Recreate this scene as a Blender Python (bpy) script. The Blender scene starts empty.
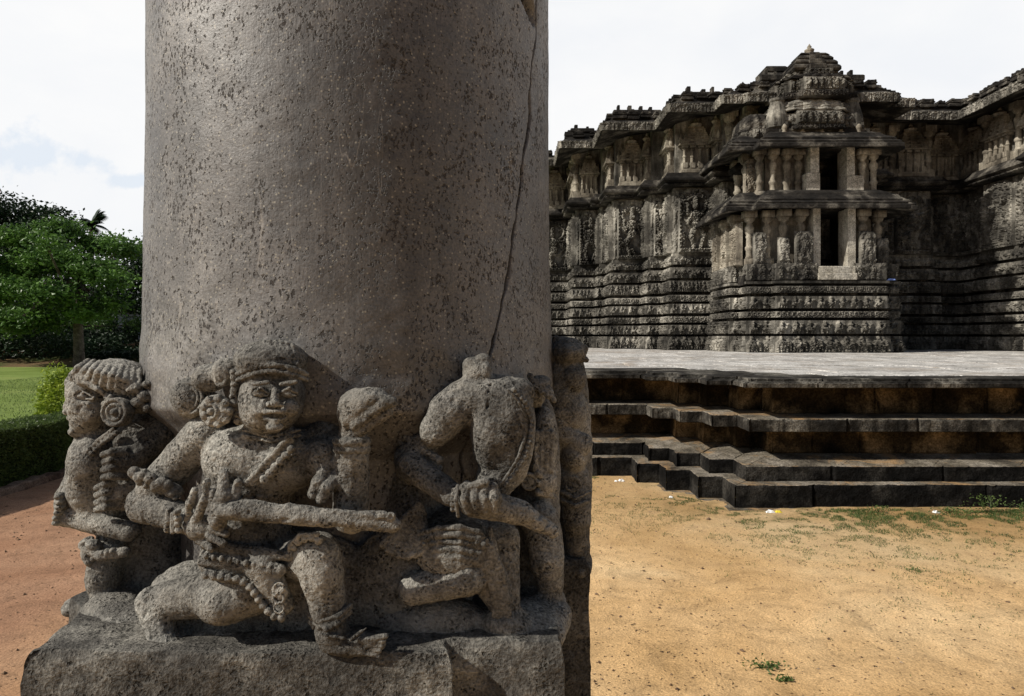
import bpy, bmesh, math, random
import numpy as np
from mathutils import Vector, Matrix
random.seed(7); RNG = np.random.default_rng(11)
scene = bpy.context.scene
col = scene.collection
rad = math.radians
H = 1.75; F = 682.67; HY = 335.0      # eye height, focal length in pixels, horizon row

# ------------------------------------------------------------------ helpers
def tag(o, label=None, cat=None, group=None, kind=None):
    if label: o['label'] = label
    if cat: o['category'] = cat
    if group: o['group'] = group
    if kind: o['kind'] = kind
    return o

def empty(name, loc, label=None, cat=None, group=None):
    o = bpy.data.objects.new(name, None); col.objects.link(o); o.location = loc
    o.empty_display_size = .2
    return tag(o, label, cat, group, 'thing' if cat else None)

def mesh_obj(name, V, Fc, mat, parent=None, smooth=False, mats=None, midx=None):
    """V (n,3) world coordinates, Fc (m,k) array or list of faces"""
    me = bpy.data.meshes.new(name)
    V = np.asarray(V, dtype=np.float32)
    org = V.mean(axis=0) if len(V) else np.zeros(3)
    if parent is None:
        org = np.array([org[0], org[1], V[:, 2].min()])
    loc = Vector(org.tolist())
    Vl = V - org
    if isinstance(Fc, np.ndarray):
        m, k = Fc.shape
        me.vertices.add(len(V)); me.vertices.foreach_set('co', Vl.astype(np.float32).ravel())
        me.loops.add(m * k); me.loops.foreach_set('vertex_index', Fc.astype(np.int32).ravel())
        me.polygons.add(m); me.polygons.foreach_set('loop_start', np.arange(0, m * k, k, dtype=np.int32))
        me.polygons.foreach_set('loop_total', np.full(m, k, dtype=np.int32))
        me.update(calc_edges=True)
    else:
        me.from_pydata(Vl.tolist(), [], Fc)
    if mats:
        for mm in mats: me.materials.append(mm)
        me.polygons.foreach_set('material_index', np.asarray(midx, dtype=np.int32))
    else:
        me.materials.append(mat)
    me.polygons.foreach_set('use_smooth', np.full(len(me.polygons), bool(smooth)))
    me.update()
    o = bpy.data.objects.new(name, me); col.objects.link(o)
    if parent is not None:
        p = parent; off = Vector((0, 0, 0))
        while p is not None:
            off += p.location; p = p.parent
        o.parent = parent; o.location = loc - off
    else:
        o.location = loc
    return o

class MB:
    """collects boxes, lathes, prisms; one mesh object at the end"""
    def __init__(s, fr=None): s.V = []; s.F = []; s.n = 0; s.fr = fr
    def _add(s, vs, fs):
        if s.fr is not None:
            o, u, n = s.fr     # origin (x,y,z), along unit (2d), outward unit (2d)
            vs = [(o[0] + a * u[0] + b * n[0], o[1] + a * u[1] + b * n[1], o[2] + c) for a, b, c in vs]
        s.V += vs; s.F += [tuple(i + s.n for i in f) for f in fs]; s.n += len(vs)
    def box(s, x0, x1, y0, y1, z0, z1, tx=0, ty=0):
        s._add([(x0, y0, z0), (x1, y0, z0), (x1, y1, z0), (x0, y1, z0),
                (x0 + tx, y0 + ty, z1), (x1 - tx, y0 + ty, z1), (x1 - tx, y1 - ty, z1), (x0 + tx, y1 - ty, z1)],
               [(0, 3, 2, 1), (4, 5, 6, 7), (0, 1, 5, 4), (1, 2, 6, 5), (2, 3, 7, 6), (3, 0, 4, 7)])
    def bbox(s, x0, x1, y0, y1, z0, z1, b=.01):
        """box with chamfered top and bottom edges"""
        pr = [(b, z0), (0, z0 + b), (0, z1 - b), (b, z1)]
        vs = []
        for d, z in pr: vs += [(x0 + d, y0 + d, z), (x1 - d, y0 + d, z), (x1 - d, y1 - d, z), (x0 + d, y1 - d, z)]
        fs = [(3, 2, 1, 0), (12, 13, 14, 15)]
        for k in range(3):
            for i in range(4):
                j = (i + 1) % 4; fs.append((k * 4 + i, k * 4 + j, k * 4 + 4 + j, k * 4 + 4 + i))
        s._add(vs, fs)
    def lathe(s, x, y, prof, seg=14, sx=1, sy=1, ph=0):
        vs = []; fs = []
        for r, z in prof:
            for i in range(seg):
                a = 2 * math.pi * i / seg + ph
                vs.append((x + r * sx * math.cos(a), y + r * sy * math.sin(a), z))
        for k in range(len(prof) - 1):
            for i in range(seg):
                j = (i + 1) % seg
                fs.append((k * seg + i, k * seg + j, (k + 1) * seg + j, (k + 1) * seg + i))
        fs.append(tuple(range(seg - 1, -1, -1))); fs.append(tuple((len(prof) - 1) * seg + i for i in range(seg)))
        s._add(vs, fs)
    def tube(s, pts, rads, seg=6):
        vs = []; fs = []
        for k, p in enumerate(pts):
            p = Vector(p); a = Vector(pts[max(k - 1, 0)]); b = Vector(pts[min(k + 1, len(pts) - 1)])
            d = (b - a).normalized(); up = Vector((0, 0, 1)) if abs(d.z) < .9 else Vector((1, 0, 0))
            e1 = d.cross(up).normalized(); e2 = d.cross(e1)
            r = rads[k] if hasattr(rads, '__len__') else rads
            for i in range(seg):
                t = 2 * math.pi * i / seg
                q = p + e1 * (r * math.cos(t)) + e2 * (r * math.sin(t)); vs.append(tuple(q))
        for k in range(len(pts) - 1):
            for i in range(seg):
                j = (i + 1) % seg; fs.append((k * seg + i, k * seg + j, (k + 1) * seg + j, (k + 1) * seg + i))
        fs.append(tuple(range(seg - 1, -1, -1))); fs.append(tuple((len(pts) - 1) * seg + i for i in range(seg)))
        s._add(vs, fs)
    def build(s, name, mat, parent=None, smooth=False):
        return mesh_obj(name, np.array(s.V), s.F, mat, parent, smooth)

# ------------------------------------------------------------------ noise
def _hash(i, j, k, seed):
    h = (i * 374761393 + j * 668265263 + k * 2147483647 + seed * 1274126177).astype(np.int64) & 0xffffffff
    h = ((h ^ (h >> 13)) * 1274126177) & 0xffffffff
    return ((h ^ (h >> 16)) & 0xffff) / 65535.0
def vnoise(x, y, z, seed=0):
    xi = np.floor(x).astype(np.int64); yi = np.floor(y).astype(np.int64); zi = np.floor(z).astype(np.int64)
    fx = x - xi; fy = y - yi; fz = z - zi
    fx = fx * fx * (3 - 2 * fx); fy = fy * fy * (3 - 2 * fy); fz = fz * fz * (3 - 2 * fz)
    r = 0
    for a in (0, 1):
        for b in (0, 1):
            for c in (0, 1):
                w = (fx if a else 1 - fx) * (fy if b else 1 - fy) * (fz if c else 1 - fz)
                r = r + w * _hash(xi + a, yi + b, zi + c, seed)
    return r * 2 - 1
def fbm(x, y, z, f=1.0, oct=3, seed=0):
    r = 0; a = 1; t = 0
    for o in range(oct):
        r = r + a * vnoise(x * f, y * f, z * f, seed + o); t += a; a *= .5; f *= 2.03
    return r / t

# ------------------------------------------------------------------ materials
def newmat(name):
    m = bpy.data.materials.new(name); m.use_nodes = True
    nt = m.node_tree; nt.nodes.clear()
    out = nt.nodes.new('ShaderNodeOutputMaterial'); b = nt.nodes.new('ShaderNodeBsdfPrincipled')
    nt.links.new(b.outputs[0], out.inputs[0])
    return m, nt, b
def N(nt, t, **kw):
    n = nt.nodes.new(t)
    for k, v in kw.items():
        if k.startswith('i_'): n.inputs[k[2:].replace('_', ' ')].default_value = v
        else: setattr(n, k, v)
    return n
def L(nt, a, b): nt.links.new(a, b)
def coords(nt, scale=(1, 1, 1), loc=(0, 0, 0), kind='geo'):
    if kind == 'geo': src = N(nt, 'ShaderNodeNewGeometry').outputs['Position']
    else: src = N(nt, 'ShaderNodeTexCoord').outputs['Object']
    mp = N(nt, 'ShaderNodeMapping'); mp.inputs['Scale'].default_value = scale; mp.inputs['Location'].default_value = loc
    L(nt, src, mp.inputs[0]); return mp.outputs[0]
def noise(nt, vec, scale, detail=4, rough=.55, dist=0):
    n = N(nt, 'ShaderNodeTexNoise'); n.inputs['Scale'].default_value = scale; n.inputs['Detail'].default_value = detail
    n.inputs['Roughness'].default_value = rough; n.inputs['Distortion'].default_value = dist
    L(nt, vec, n.inputs['Vector']); return n.outputs['Fac']
def ramp(nt, fac, stops, interp='LINEAR'):
    r = N(nt, 'ShaderNodeValToRGB'); r.color_ramp.interpolation = interp
    el = r.color_ramp.elements
    while len(el) < len(stops): el.new(.5)
    for e, (p, c) in zip(el, stops):
        e.position = p; e.color = (c, c, c, 1) if not hasattr(c, '__len__') else (*c, 1)
    L(nt, fac, r.inputs[0]); return r.outputs[0]
def mix(nt, fac, a, b, mode='MIX'):
    m = N(nt, 'ShaderNodeMix', data_type='RGBA', blend_type=mode)
    for s, v in ((0, fac), (6, a), (7, b)):
        if hasattr(v, 'is_linked') or isinstance(v, bpy.types.NodeSocket): L(nt, v, m.inputs[s])
        elif s == 0: m.inputs[0].default_value = v
        else: m.inputs[s].default_value = (*v, 1) if len(v) == 3 else v
    return m.outputs[2]
def math_(nt, op, a, b=None, c=None):
    m = N(nt, 'ShaderNodeMath', operation=op)
    for i, v in enumerate((a, b, c)):
        if v is None: continue
        if isinstance(v, bpy.types.NodeSocket): L(nt, v, m.inputs[i])
        else: m.inputs[i].default_value = v
    return m.outputs[0]
def bump(nt, h, strength, dist, normal=None):
    b = N(nt, 'ShaderNodeBump'); b.inputs['Strength'].default_value = strength; b.inputs['Distance'].default_value = dist
    L(nt, h, b.inputs['Height'])
    if normal is not None: L(nt, normal, b.inputs['Normal'])
    return b.outputs[0]

def stone(name, dark, mid, light, s1=3.0, s2=22.0, s3=140.0, b1=.02, b2=.004, rough=.85, pits=None, streak=0, stain=None, spec=.18, mot=(.75, .8)):
    """weathered stone: two colour scales, speckle, coarse and fine bump, optional pits and vertical streaks"""
    m, nt, p = newmat(name)
    v = coords(nt)
    n1 = noise(nt, v, s1, 5, .6); n2 = noise(nt, v, s2, 5, .65, .4); n3 = noise(nt, v, s3, 3, .6)
    c = ramp(nt, n1, [(.32, dark), (.5, mid), (.68, light)])
    f2 = ramp(nt, n2, [(.36, .45), (.52, 1.0), (.7, 1.35)])
    c = mix(nt, mot[0], c, f2, 'MULTIPLY')
    f3 = ramp(nt, n3, [(.34, .4), (.5, 1.0), (.66, 1.6)])
    c = mix(nt, mot[1], c, f3, 'MULTIPLY')
    if streak:
        vs = coords(nt, (1, 1, .12)); ns = noise(nt, vs, 9, 5, .65)
        fs = ramp(nt, ns, [(.4, .16), (.56, 1.0)])
        c = mix(nt, streak, c, fs, 'MULTIPLY')
    if stain:
        sc, amt, lo = stain
        n4 = noise(nt, v, lo, 9, .72, .8); f4 = ramp(nt, n4, [(.52, 0.0), (.62, amt)])
        c = mix(nt, f4, c, sc)
    h = math_(nt, 'ADD', math_(nt, 'MULTIPLY', n2, 1.0), math_(nt, 'MULTIPLY', n1, 1.0))
    nb = bump(nt, h, .9, b1); nb = bump(nt, n3, .9, b2, nb)
    if pits:
        ps, amt, pd = pits
        vo = N(nt, 'ShaderNodeTexVoronoi'); vo.inputs['Scale'].default_value = ps; vo.inputs['Randomness'].default_value = 1
        wv = N(nt, 'ShaderNodeVectorMath', operation='MULTIPLY_ADD')
        nw = N(nt, 'ShaderNodeTexNoise'); nw.inputs['Scale'].default_value = ps * 1.1; L(nt, v, nw.inputs['Vector'])
        L(nt, nw.outputs['Color'], wv.inputs[0]); wv.inputs[1].default_value = (1.1 / ps,) * 3; L(nt, v, wv.inputs[2])
        L(nt, wv.outputs[0], vo.inputs['Vector'])
        msk = noise(nt, v, ps * .22, 3, .6)
        thr = math_(nt, 'MULTIPLY', ramp(nt, msk, [(.38, 0.0), (.62, 1.0)]), amt)
        dd = math_(nt, 'SUBTRACT', thr, vo.outputs['Distance'])
        pit = math_(nt, 'MAXIMUM', math_(nt, 'MULTIPLY', dd, 4.0), 0.0)
        pit = math_(nt, 'MINIMUM', pit, 1.0)
        c = mix(nt, math_(nt, 'MULTIPLY', pit, .65), c, tuple(x * .3 for x in dark))
        inv = math_(nt, 'SUBTRACT', 1.0, pit)
        nb = bump(nt, inv, 1.0, pd, nb)
    L(nt, c, p.inputs['Base Color']); L(nt, nb, p.inputs['Normal'])
    p.inputs['Roughness'].default_value = rough; p.inputs['Specular IOR Level'].default_value = spec
    return m

def leafmat(name, a, b, rough=.5, sc=1.2, trans=.25):
    m, nt, p = newmat(name)
    v = coords(nt); n1 = noise(nt, v, sc, 3); n2 = noise(nt, v, 30, 2)
    t = math_(nt, 'ADD', math_(nt, 'MULTIPLY', n1, .6), math_(nt, 'MULTIPLY', n2, .4))
    c = ramp(nt, t, [(.38, a), (.62, b)])
    L(nt, c, p.inputs['Base Color']); p.inputs['Roughness'].default_value = rough
    p.inputs['Specular IOR Level'].default_value = .25
    tr = N(nt, 'ShaderNodeBsdfTranslucent'); L(nt, c, tr.inputs[0])
    mx = N(nt, 'ShaderNodeMixShader'); mx.inputs[0].default_value = trans
    out = [n for n in nt.nodes if n.type == 'OUTPUT_MATERIAL'][0]
    L(nt, p.outputs[0], mx.inputs[1]); L(nt, tr.outputs[0], mx.inputs[2]); L(nt, mx.outputs[0], out.inputs[0])
    return m

def shaft_material():
    m, nt, p = newmat('polished_soapstone')
    v = coords(nt); 
    n1 = noise(nt, v, 2.2, 5, .6); n2 = noise(nt, v, 14, 6, .7, .3); n3 = noise(nt, v, 190, 3, .7)
    c = ramp(nt, n1, [(.3, (.062, .057, .053)), (.5, (.104, .097, .091)), (.7, (.175, .168, .158))])
    c = mix(nt, .7, c, ramp(nt, n2, [(.34, .6), (.52, 1.0), (.7, 1.3)]), 'MULTIPLY')
    c = mix(nt, .8, c, ramp(nt, n3, [(.3, .45), (.5, 1.0), (.7, 1.7)]), 'MULTIPLY')
    vst = coords(nt, (1, 1, .1)); c = mix(nt, .45, c, ramp(nt, noise(nt, vst, 26, 5, .7), [(.35, .55), (.5, 1.0), (.65, 1.4)]), 'MULTIPLY')
    # pale mineral flecks
    vf = N(nt, 'ShaderNodeTexVoronoi'); vf.inputs['Scale'].default_value = 95; L(nt, v, vf.inputs['Vector'])
    c = mix(nt, ramp(nt, vf.outputs['Distance'], [(.12, .8), (.22, 0.0)]), c, (.30, .275, .22))
    nrm = None
    heights = []
    # chisel pits, in clusters, stretched and slanting
    for ps, amt, sc, rot, cl in ((96, .36, (1, 1, .7), .5, 7), (175, .46, (1, 1, .6), -.7, 10), (62, .24, (1, .9, .8), .9, 4)):
        mp = N(nt, 'ShaderNodeMapping'); mp.inputs['Scale'].default_value = sc; mp.inputs['Rotation'].default_value = (0, rot, rot * .6)
        L(nt, v, mp.inputs[0])
        nw = N(nt, 'ShaderNodeTexNoise'); nw.inputs['Scale'].default_value = ps * 1.3; nw.inputs['Detail'].default_value = 3; L(nt, v, nw.inputs['Vector'])
        wv = N(nt, 'ShaderNodeVectorMath', operation='MULTIPLY_ADD')
        L(nt, nw.outputs['Color'], wv.inputs[0]); wv.inputs[1].default_value = (1.7 / ps,) * 3; L(nt, mp.outputs[0], wv.inputs[2])
        vo = N(nt, 'ShaderNodeTexVoronoi'); vo.inputs['Scale'].default_value = ps; L(nt, wv.outputs[0], vo.inputs['Vector'])
        msk = noise(nt, v, cl, 4, .65)
        thr = math_(nt, 'MULTIPLY', ramp(nt, msk, [(.40, .30), (.62, 1.15)]), amt)
        # only some cells carry a pit
        sel = N(nt, 'ShaderNodeSeparateColor'); L(nt, vo.outputs['Color'], sel.inputs[0])
        on = math_(nt, 'GREATER_THAN', sel.outputs[0], .42)
        dd = math_(nt, 'MULTIPLY', math_(nt, 'SUBTRACT', thr, vo.outputs['Distance']), 6.0)
        pit = math_(nt, 'MINIMUM', math_(nt, 'MAXIMUM', math_(nt, 'MULTIPLY', dd, on), 0.0), 1.0)
        heights.append(pit)
    pit = math_(nt, 'MAXIMUM', math_(nt, 'MAXIMUM', heights[0], heights[1]), heights[2])
    c = mix(nt, math_(nt, 'MULTIPLY', pit, .85), c, (.022, .017, .014))
    # thin pale scratches
    mp = N(nt, 'ShaderNodeMapping'); mp.inputs['Scale'].default_value = (2.6, 2.6, .16); mp.inputs['Rotation'].default_value = (.1, .16, 0); L(nt, v, mp.inputs[0])
    nn = N(nt, 'ShaderNodeTexNoise'); nn.inputs['Scale'].default_value = 13; nn.inputs['Detail'].default_value = 0; L(nt, mp.outputs[0], nn.inputs['Vector'])
    sd = math_(nt, 'ABSOLUTE', math_(nt, 'SUBTRACT', nn.outputs['Fac'], .5))
    sc_ = ramp(nt, sd, [(.0015, .32), (.006, 0.0)])
    sm = ramp(nt, noise(nt, v, 5, 2), [(.5, 0.0), (.6, 1.0)])
    c = mix(nt, math_(nt, 'MULTIPLY', sc_, sm), c, (.42, .38, .33))
    nb = bump(nt, noise(nt, vst, 60, 4, .7), .4, .0016); nb = bump(nt, n3, .7, .0014, nb)
    nb = bump(nt, math_(nt, 'SUBTRACT', 1.0, pit), .9, .0045, nb)
    L(nt, c, p.inputs['Base Color']); L(nt, nb, p.inputs['Normal'])
    rr = ramp(nt, n2, [(.3, .46), (.7, .62)]); rr = math_(nt, 'ADD', rr, math_(nt, 'MULTIPLY', pit, .4)); L(nt, rr, p.inputs['Roughness'])
    p.inputs['Specular IOR Level'].default_value = .8
    return m

M = {}
M['shaft'] = shaft_material()
M['carve'] = stone('carved_soapstone', (.055, .052, .047), (.16, .153, .138), (.31, .30, .27), 5, 48, 190, .007, .005, .85, pits=(140, .46, .004), stain=((.34, .32, .28), .4, 9), mot=(.5, .85))
M['block'] = stone('rough_block_stone', (.04, .037, .033), (.09, .085, .076), (.24, .228, .20), 5, 36, 180, .012, .004, .85, pits=(120, .5, .004))
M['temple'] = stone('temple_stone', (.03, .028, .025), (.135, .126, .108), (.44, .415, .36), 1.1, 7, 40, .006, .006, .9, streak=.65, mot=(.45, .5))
M['temple_lit'] = stone('temple_sunlit_stone', (.07, .06, .047), (.25, .22, .175), (.48, .44, .36), 1.2, 9, 50, .005, .004, .9, streak=.45, mot=(.4, .5))  # lighter copy of the temple stone; sunlit tan put into its colour
M['temple_dark'] = stone('lichen_shade_stone', (.008, .0075, .007), (.026, .023, .020), (.17, .155, .13), 1.8, 11, 55, .02, .012, .9)  # black lichen tone, darkened further to carry shade under eaves and in frieze gaps
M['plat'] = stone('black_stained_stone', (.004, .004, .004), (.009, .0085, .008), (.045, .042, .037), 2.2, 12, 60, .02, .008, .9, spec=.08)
M['plat_band'] = stone('grey_band_stone', (.01, .009, .008), (.05, .046, .04), (.22, .205, .175), 1.8, 9, 60, .02, .008, .9, streak=.8, stain=((.012, .011, .01), .85, .7), spec=.08)
M['plat_slope'] = stone('weathered_slope_stone', (.05, .042, .032), (.15, .13, .10), (.27, .24, .20), 2.4, 12, 60, .02, .006, .9, stain=((.36, .22, .10), .7, 1.6))
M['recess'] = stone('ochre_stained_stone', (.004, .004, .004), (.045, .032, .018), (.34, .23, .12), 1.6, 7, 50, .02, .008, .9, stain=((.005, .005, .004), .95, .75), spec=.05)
M['paving'] = stone('worn_paving', (.32, .305, .285), (.49, .475, .45), (.60, .58, .55), 1.2, 5, 40, .012, .004, .7, stain=((.26, .20, .14), .55, 1.0))
M['black'] = stone('interior_shade_stone', (.004, .004, .004), (.01, .009, .008), (.02, .018, .016), 2, 12, 60)  # near-black: interior shade put into the colour behind doorway and house windows
M['bark'] = stone('bark', (.05, .04, .03), (.12, .10, .08), (.2, .17, .14), 4, 20, 60, .04, .01)
M['leaf'] = leafmat('leaf_green', (.02, .055, .012), (.15, .28, .06), .4, .9, .22)
M['leaf_dark'] = leafmat('leaf_dark', (.008, .02, .008), (.022, .05, .018), .5, .5, .12)
M['hedge'] = leafmat('hedge_leaf', (.03, .055, .014), (.13, .19, .05), .45, 14, .35)
M['yellow_leaf'] = leafmat('yellow_green_leaf', (.14, .22, .02), (.40, .48, .06), .5, 6, .3)
M['weed'] = leafmat('weed_leaf', (.045, .08, .022), (.12, .17, .05), .5, 6, .3)

# ------------------------------------------------------------------ offset polylines and swept, relief-carved courses
def offset_poly(P, off, closed=False):
    P = [Vector(p) for p in P]; n = len(P); R = []
    for i in range(n):
        ds = []
        if i > 0: ds.append((P[i] - P[i - 1]).normalized())
        if i < n - 1: ds.append((P[i + 1] - P[i]).normalized())
        ns = [Vector((d.y, -d.x)) for d in ds]
        if len(ns) == 1: o = ns[0]
        else:
            k = 1 + ns[0].dot(ns[1]); o = (ns[0] + ns[1]) / max(k, .35)
        R.append(P[i] + o * off)
    return R

def dense(prof, res):
    out = [prof[0]]
    for a, b in zip(prof[:-1], prof[1:]):
        d = math.hypot(b[0] - a[0], b[1] - a[1]); k = max(1, int(math.ceil(d / res)))
        for i in range(1, k + 1): out.append((a[0] + (b[0] - a[0]) * i / k, a[1] + (b[1] - a[1]) * i / k))
    return out

def sweep(poly, prof, res, hfun=None, only=None, jit=0.0, seed=0, rowres=None, edge=True):
    """profile rows (offset, z) swept along the polyline, displaced outward by hfun(U,T,segment) -> array (rows, cols)"""
    rows = dense(prof, rowres or res)
    offs = {}
    Vs = []; Fs = []; base = 0; U0 = 0.0
    tz = np.array([r[1] for r in rows]); 
    arc = np.concatenate([[0], np.cumsum([math.hypot(b[0] - a[0], b[1] - a[1]) for a, b in zip(rows[:-1], rows[1:])])])
    for r in rows:
        if r[0] not in offs: offs[r[0]] = offset_poly(poly, r[0])
    for s in range(len(poly) - 1):
        a = Vector(poly[s]); b = Vector(poly[s + 1]); Ls = (b - a).length; d = (b - a) / Ls; nn = Vector((d.y, -d.x))
        if only is not None and s not in only: U0 += Ls; continue
        nc = max(2, int(math.ceil(Ls / res)) + 1)
        t = np.linspace(0, 1, nc)
        A = np.array([[*offs[r[0]][s]] for r in rows]); B = np.array([[*offs[r[0]][s + 1]] for r in rows])
        XY = A[:, None, :] + (B - A)[:, None, :] * t[None, :, None]
        Z = np.repeat(tz[:, None], nc, 1)
        U = np.repeat((t * Ls)[None, :], len(rows), 0); T = np.repeat(arc[:, None], nc, 1)
        D = np.zeros_like(Z)
        if hfun is not None: D = D + hfun(U, T, s, Ls)
        if jit: D = D + jit * fbm(XY[..., 0], XY[..., 1], Z, 5, 3, seed)
        if edge: D[:, 0] = 0; D[:, -1] = 0; D[0] = 0; D[-1] = 0
        V = np.dstack([XY[..., 0] + D * nn.x, XY[..., 1] + D * nn.y, Z]).reshape(-1, 3)
        nr = len(rows); idx = np.arange(nr * nc).reshape(nr, nc) + base
        Fs.append(np.stack([idx[:-1, :-1], idx[:-1, 1:], idx[1:, 1:], idx[1:, :-1]], -1).reshape(-1, 4))
        Vs.append(V); base += nr * nc; U0 += Ls
    return np.concatenate(Vs), np.concatenate(Fs)

class Canvas:
    """height map on a rectangle, stamped with rounded shapes"""
    def __init__(s, L_, H_, res):
        s.res = res; s.nu = int(math.ceil(L_ / res)) + 1; s.nv = int(math.ceil(H_ / res)) + 1
        s.L = L_; s.H = H_; s.a = np.zeros((s.nv, s.nu), np.float32)
    def win(s, cx, cy, r):
        i0 = max(int((cx - r) / s.res), 0); i1 = min(int((cx + r) / s.res) + 2, s.nu)
        j0 = max(int((cy - r) / s.res), 0); j1 = min(int((cy + r) / s.res) + 2, s.nv)
        if i0 >= i1 or j0 >= j1: return None
        x = np.arange(i0, i1) * s.res - cx; y = np.arange(j0, j1) * s.res - cy
        return (slice(j0, j1), slice(i0, i1)), x[None, :], y[:, None]
    def el(s, cx, cy, rx, ry, h, ang=0.0):
        w = s.win(cx, cy, max(rx, ry))
        if w is None: return
        sl, x, y = w; c, q = math.cos(ang), math.sin(ang)
        u = (x * c + y * q) / rx; v = (-x * q + y * c) / ry
        d = np.clip(1 - u * u - v * v, 0, 1) ** .33
        s.a[sl] = np.maximum(s.a[sl], h * d)
    def ring(s, cx, cy, r, w_, h, sy=1):
        w = s.win(cx, cy, (r + w_) * max(1, sy))
        if w is None: return
        sl, x, y = w; d = np.sqrt(x * x + (y / sy) ** 2)
        s.a[sl] = np.maximum(s.a[sl], h * np.clip(1 - np.abs(d - r) / w_, 0, 1) ** .6)
    def line(s, x0, y0, x1, y1, w, h):
        n = max(2, int(math.hypot(x1 - x0, y1 - y0) / (w * .7)) + 1)
        for i in range(n + 1):
            t = i / n; s.el(x0 + (x1 - x0) * t, y0 + (y1 - y0) * t, w, w, h)
    def rect(s, x0, x1, y0, y1, h):
        s.a[max(int(y0 / s.res), 0):int(y1 / s.res) + 1, max(int(x0 / s.res), 0):int(x1 / s.res) + 1] = \
            np.maximum(s.a[max(int(y0 / s.res), 0):int(y1 / s.res) + 1, max(int(x0 / s.res), 0):int(x1 / s.res) + 1], h)

R = random.random
def ru(a, b): return a + (b - a) * random.random()
def person_m(c, x, y0, h, d, sway=0):
    """small relief person: head, torso, hips, legs, arms"""
    c.el(x + sway, y0 + h * .88, h * .1, h * .12, d)
    c.el(x + sway * .6, y0 + h * .63, h * .15, h * .17, d * .95)
    c.el(x, y0 + h * .44, h * .15, h * .1, d * .9)
    c.line(x - h * .08, y0 + h * .4, x - h * .12, y0 + h * .03, h * .075, d * .8)
    c.line(x + h * .08, y0 + h * .4, x + h * (.1 + ru(-.05, .1)), y0 + h * .03, h * .075, d * .8)
    for s in (-1, 1):
        ex = x + s * h * .27; ey = y0 + h * ru(.5, .62)
        c.line(x + s * h * .15, y0 + h * .72, ex, ey, h * .05, d * .7)
        c.line(ex, ey, x + s * h * ru(.1, .3), y0 + h * ru(.5, .85), h * .045, d * .7)
def elephants_m(c, d):
    x = ru(0, .04); h = c.H
    while x < c.L - .1:
        w = h * ru(.78, .9)
        c.el(x + w * .45, h * .52, w * .36, h * .30, d)
        c.el(x + w * .86, h * .60, w * .18, h * .22, d * 1.2)
        c.line(x + w * .98, h * .5, x + w * 1.03, h * .12, h * .06, d * .8)
        for q in (.18, .38, .58, .74): c.line(x + w * q, h * .4, x + w * (q + ru(-.03, .03)), h * .06, h * .075, d * .85)
        c.el(x + w * .45, h * .88, h * .1, h * .12, d * .8)
        x += w * ru(1.06, 1.14)
def riders_m(c, d):
    x = ru(0, .04); h = c.H
    while x < c.L - .1:
        w = h * ru(.8, 1.05)
        c.el(x + w * .42, h * .38, w * .30, h * .18, d)
        c.line(x + w * .66, h * .42, x + w * .82, h * .68, h * .08, d * .9); c.el(x + w * .88, h * .68, h * .13, h * .08, d * .9, -.5)
        for q in (.2, .32, .6, .7): c.line(x + w * q, h * .3, x + w * (q + ru(-.08, .08)), h * .04, h * .045, d * .8)
        c.el(x + w * .42, h * .66, h * .1, h * .16, d); c.el(x + w * .44, h * .88, h * .08, h * .1, d)
        c.line(x + w * .42, h * .7, x + w * ru(.5, .7), h * ru(.7, .95), h * .035, d * .7)
        x += w * ru(.95, 1.1)
def scroll_m(c, d):
    h = c.H; x = h * .5; k = 0
    c.rect(0, c.L, h * .02, h * .1, d * .5); c.rect(0, c.L, h * .9, h * .98, d * .5)
    while x < c.L:
        c.ring(x, h * .5, h * .3, h * .12, d); c.el(x, h * .5, h * .13, h * .13, d)
        c.el(x + h * .42, h * (.72 if k % 2 else .28), h * .14, h * .1, d * .8, .6)
        x += h * .84; k += 1
def people_m(c, d):
    x = ru(.02, .12); h = c.H
    while x < c.L:
        if R() < .8: person_m(c, x, h * .03, h * ru(.82, .95), d, ru(-.03, .03) * h)
        else:
            c.el(x, h * .35, h * .3, h * .3, d); c.el(x + h * .1, h * .75, h * .12, h * .14, d)
        x += h * ru(.32, .48)
def beasts_m(c, d):
    x = ru(.02, .12); h = c.H
    while x < c.L:
        w = h * ru(.9, 1.2)
        c.el(x + w * .4, h * .45, w * .34, h * .26, d); c.el(x + w * .78, h * .6, h * .2, h * .24, d)
        c.ring(x + w * .08, h * .6, h * .14, h * .08, d * .9)
        for q in (.2, .6): c.line(x + w * q, h * .35, x + w * q, h * .05, h * .09, d * .9)
        x += w * 1.15
def rosette_m(c, d):
    h = c.H; x = h * .6
    while x < c.L:
        c.ring(x, h * .5, h * .3, h * .12, d); c.el(x, h * .5, h * .15, h * .15, d)
        c.rect(x + h * .45, x + h * .6, h * .1, h * .9, d * .8); x += h * 1.05
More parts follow.
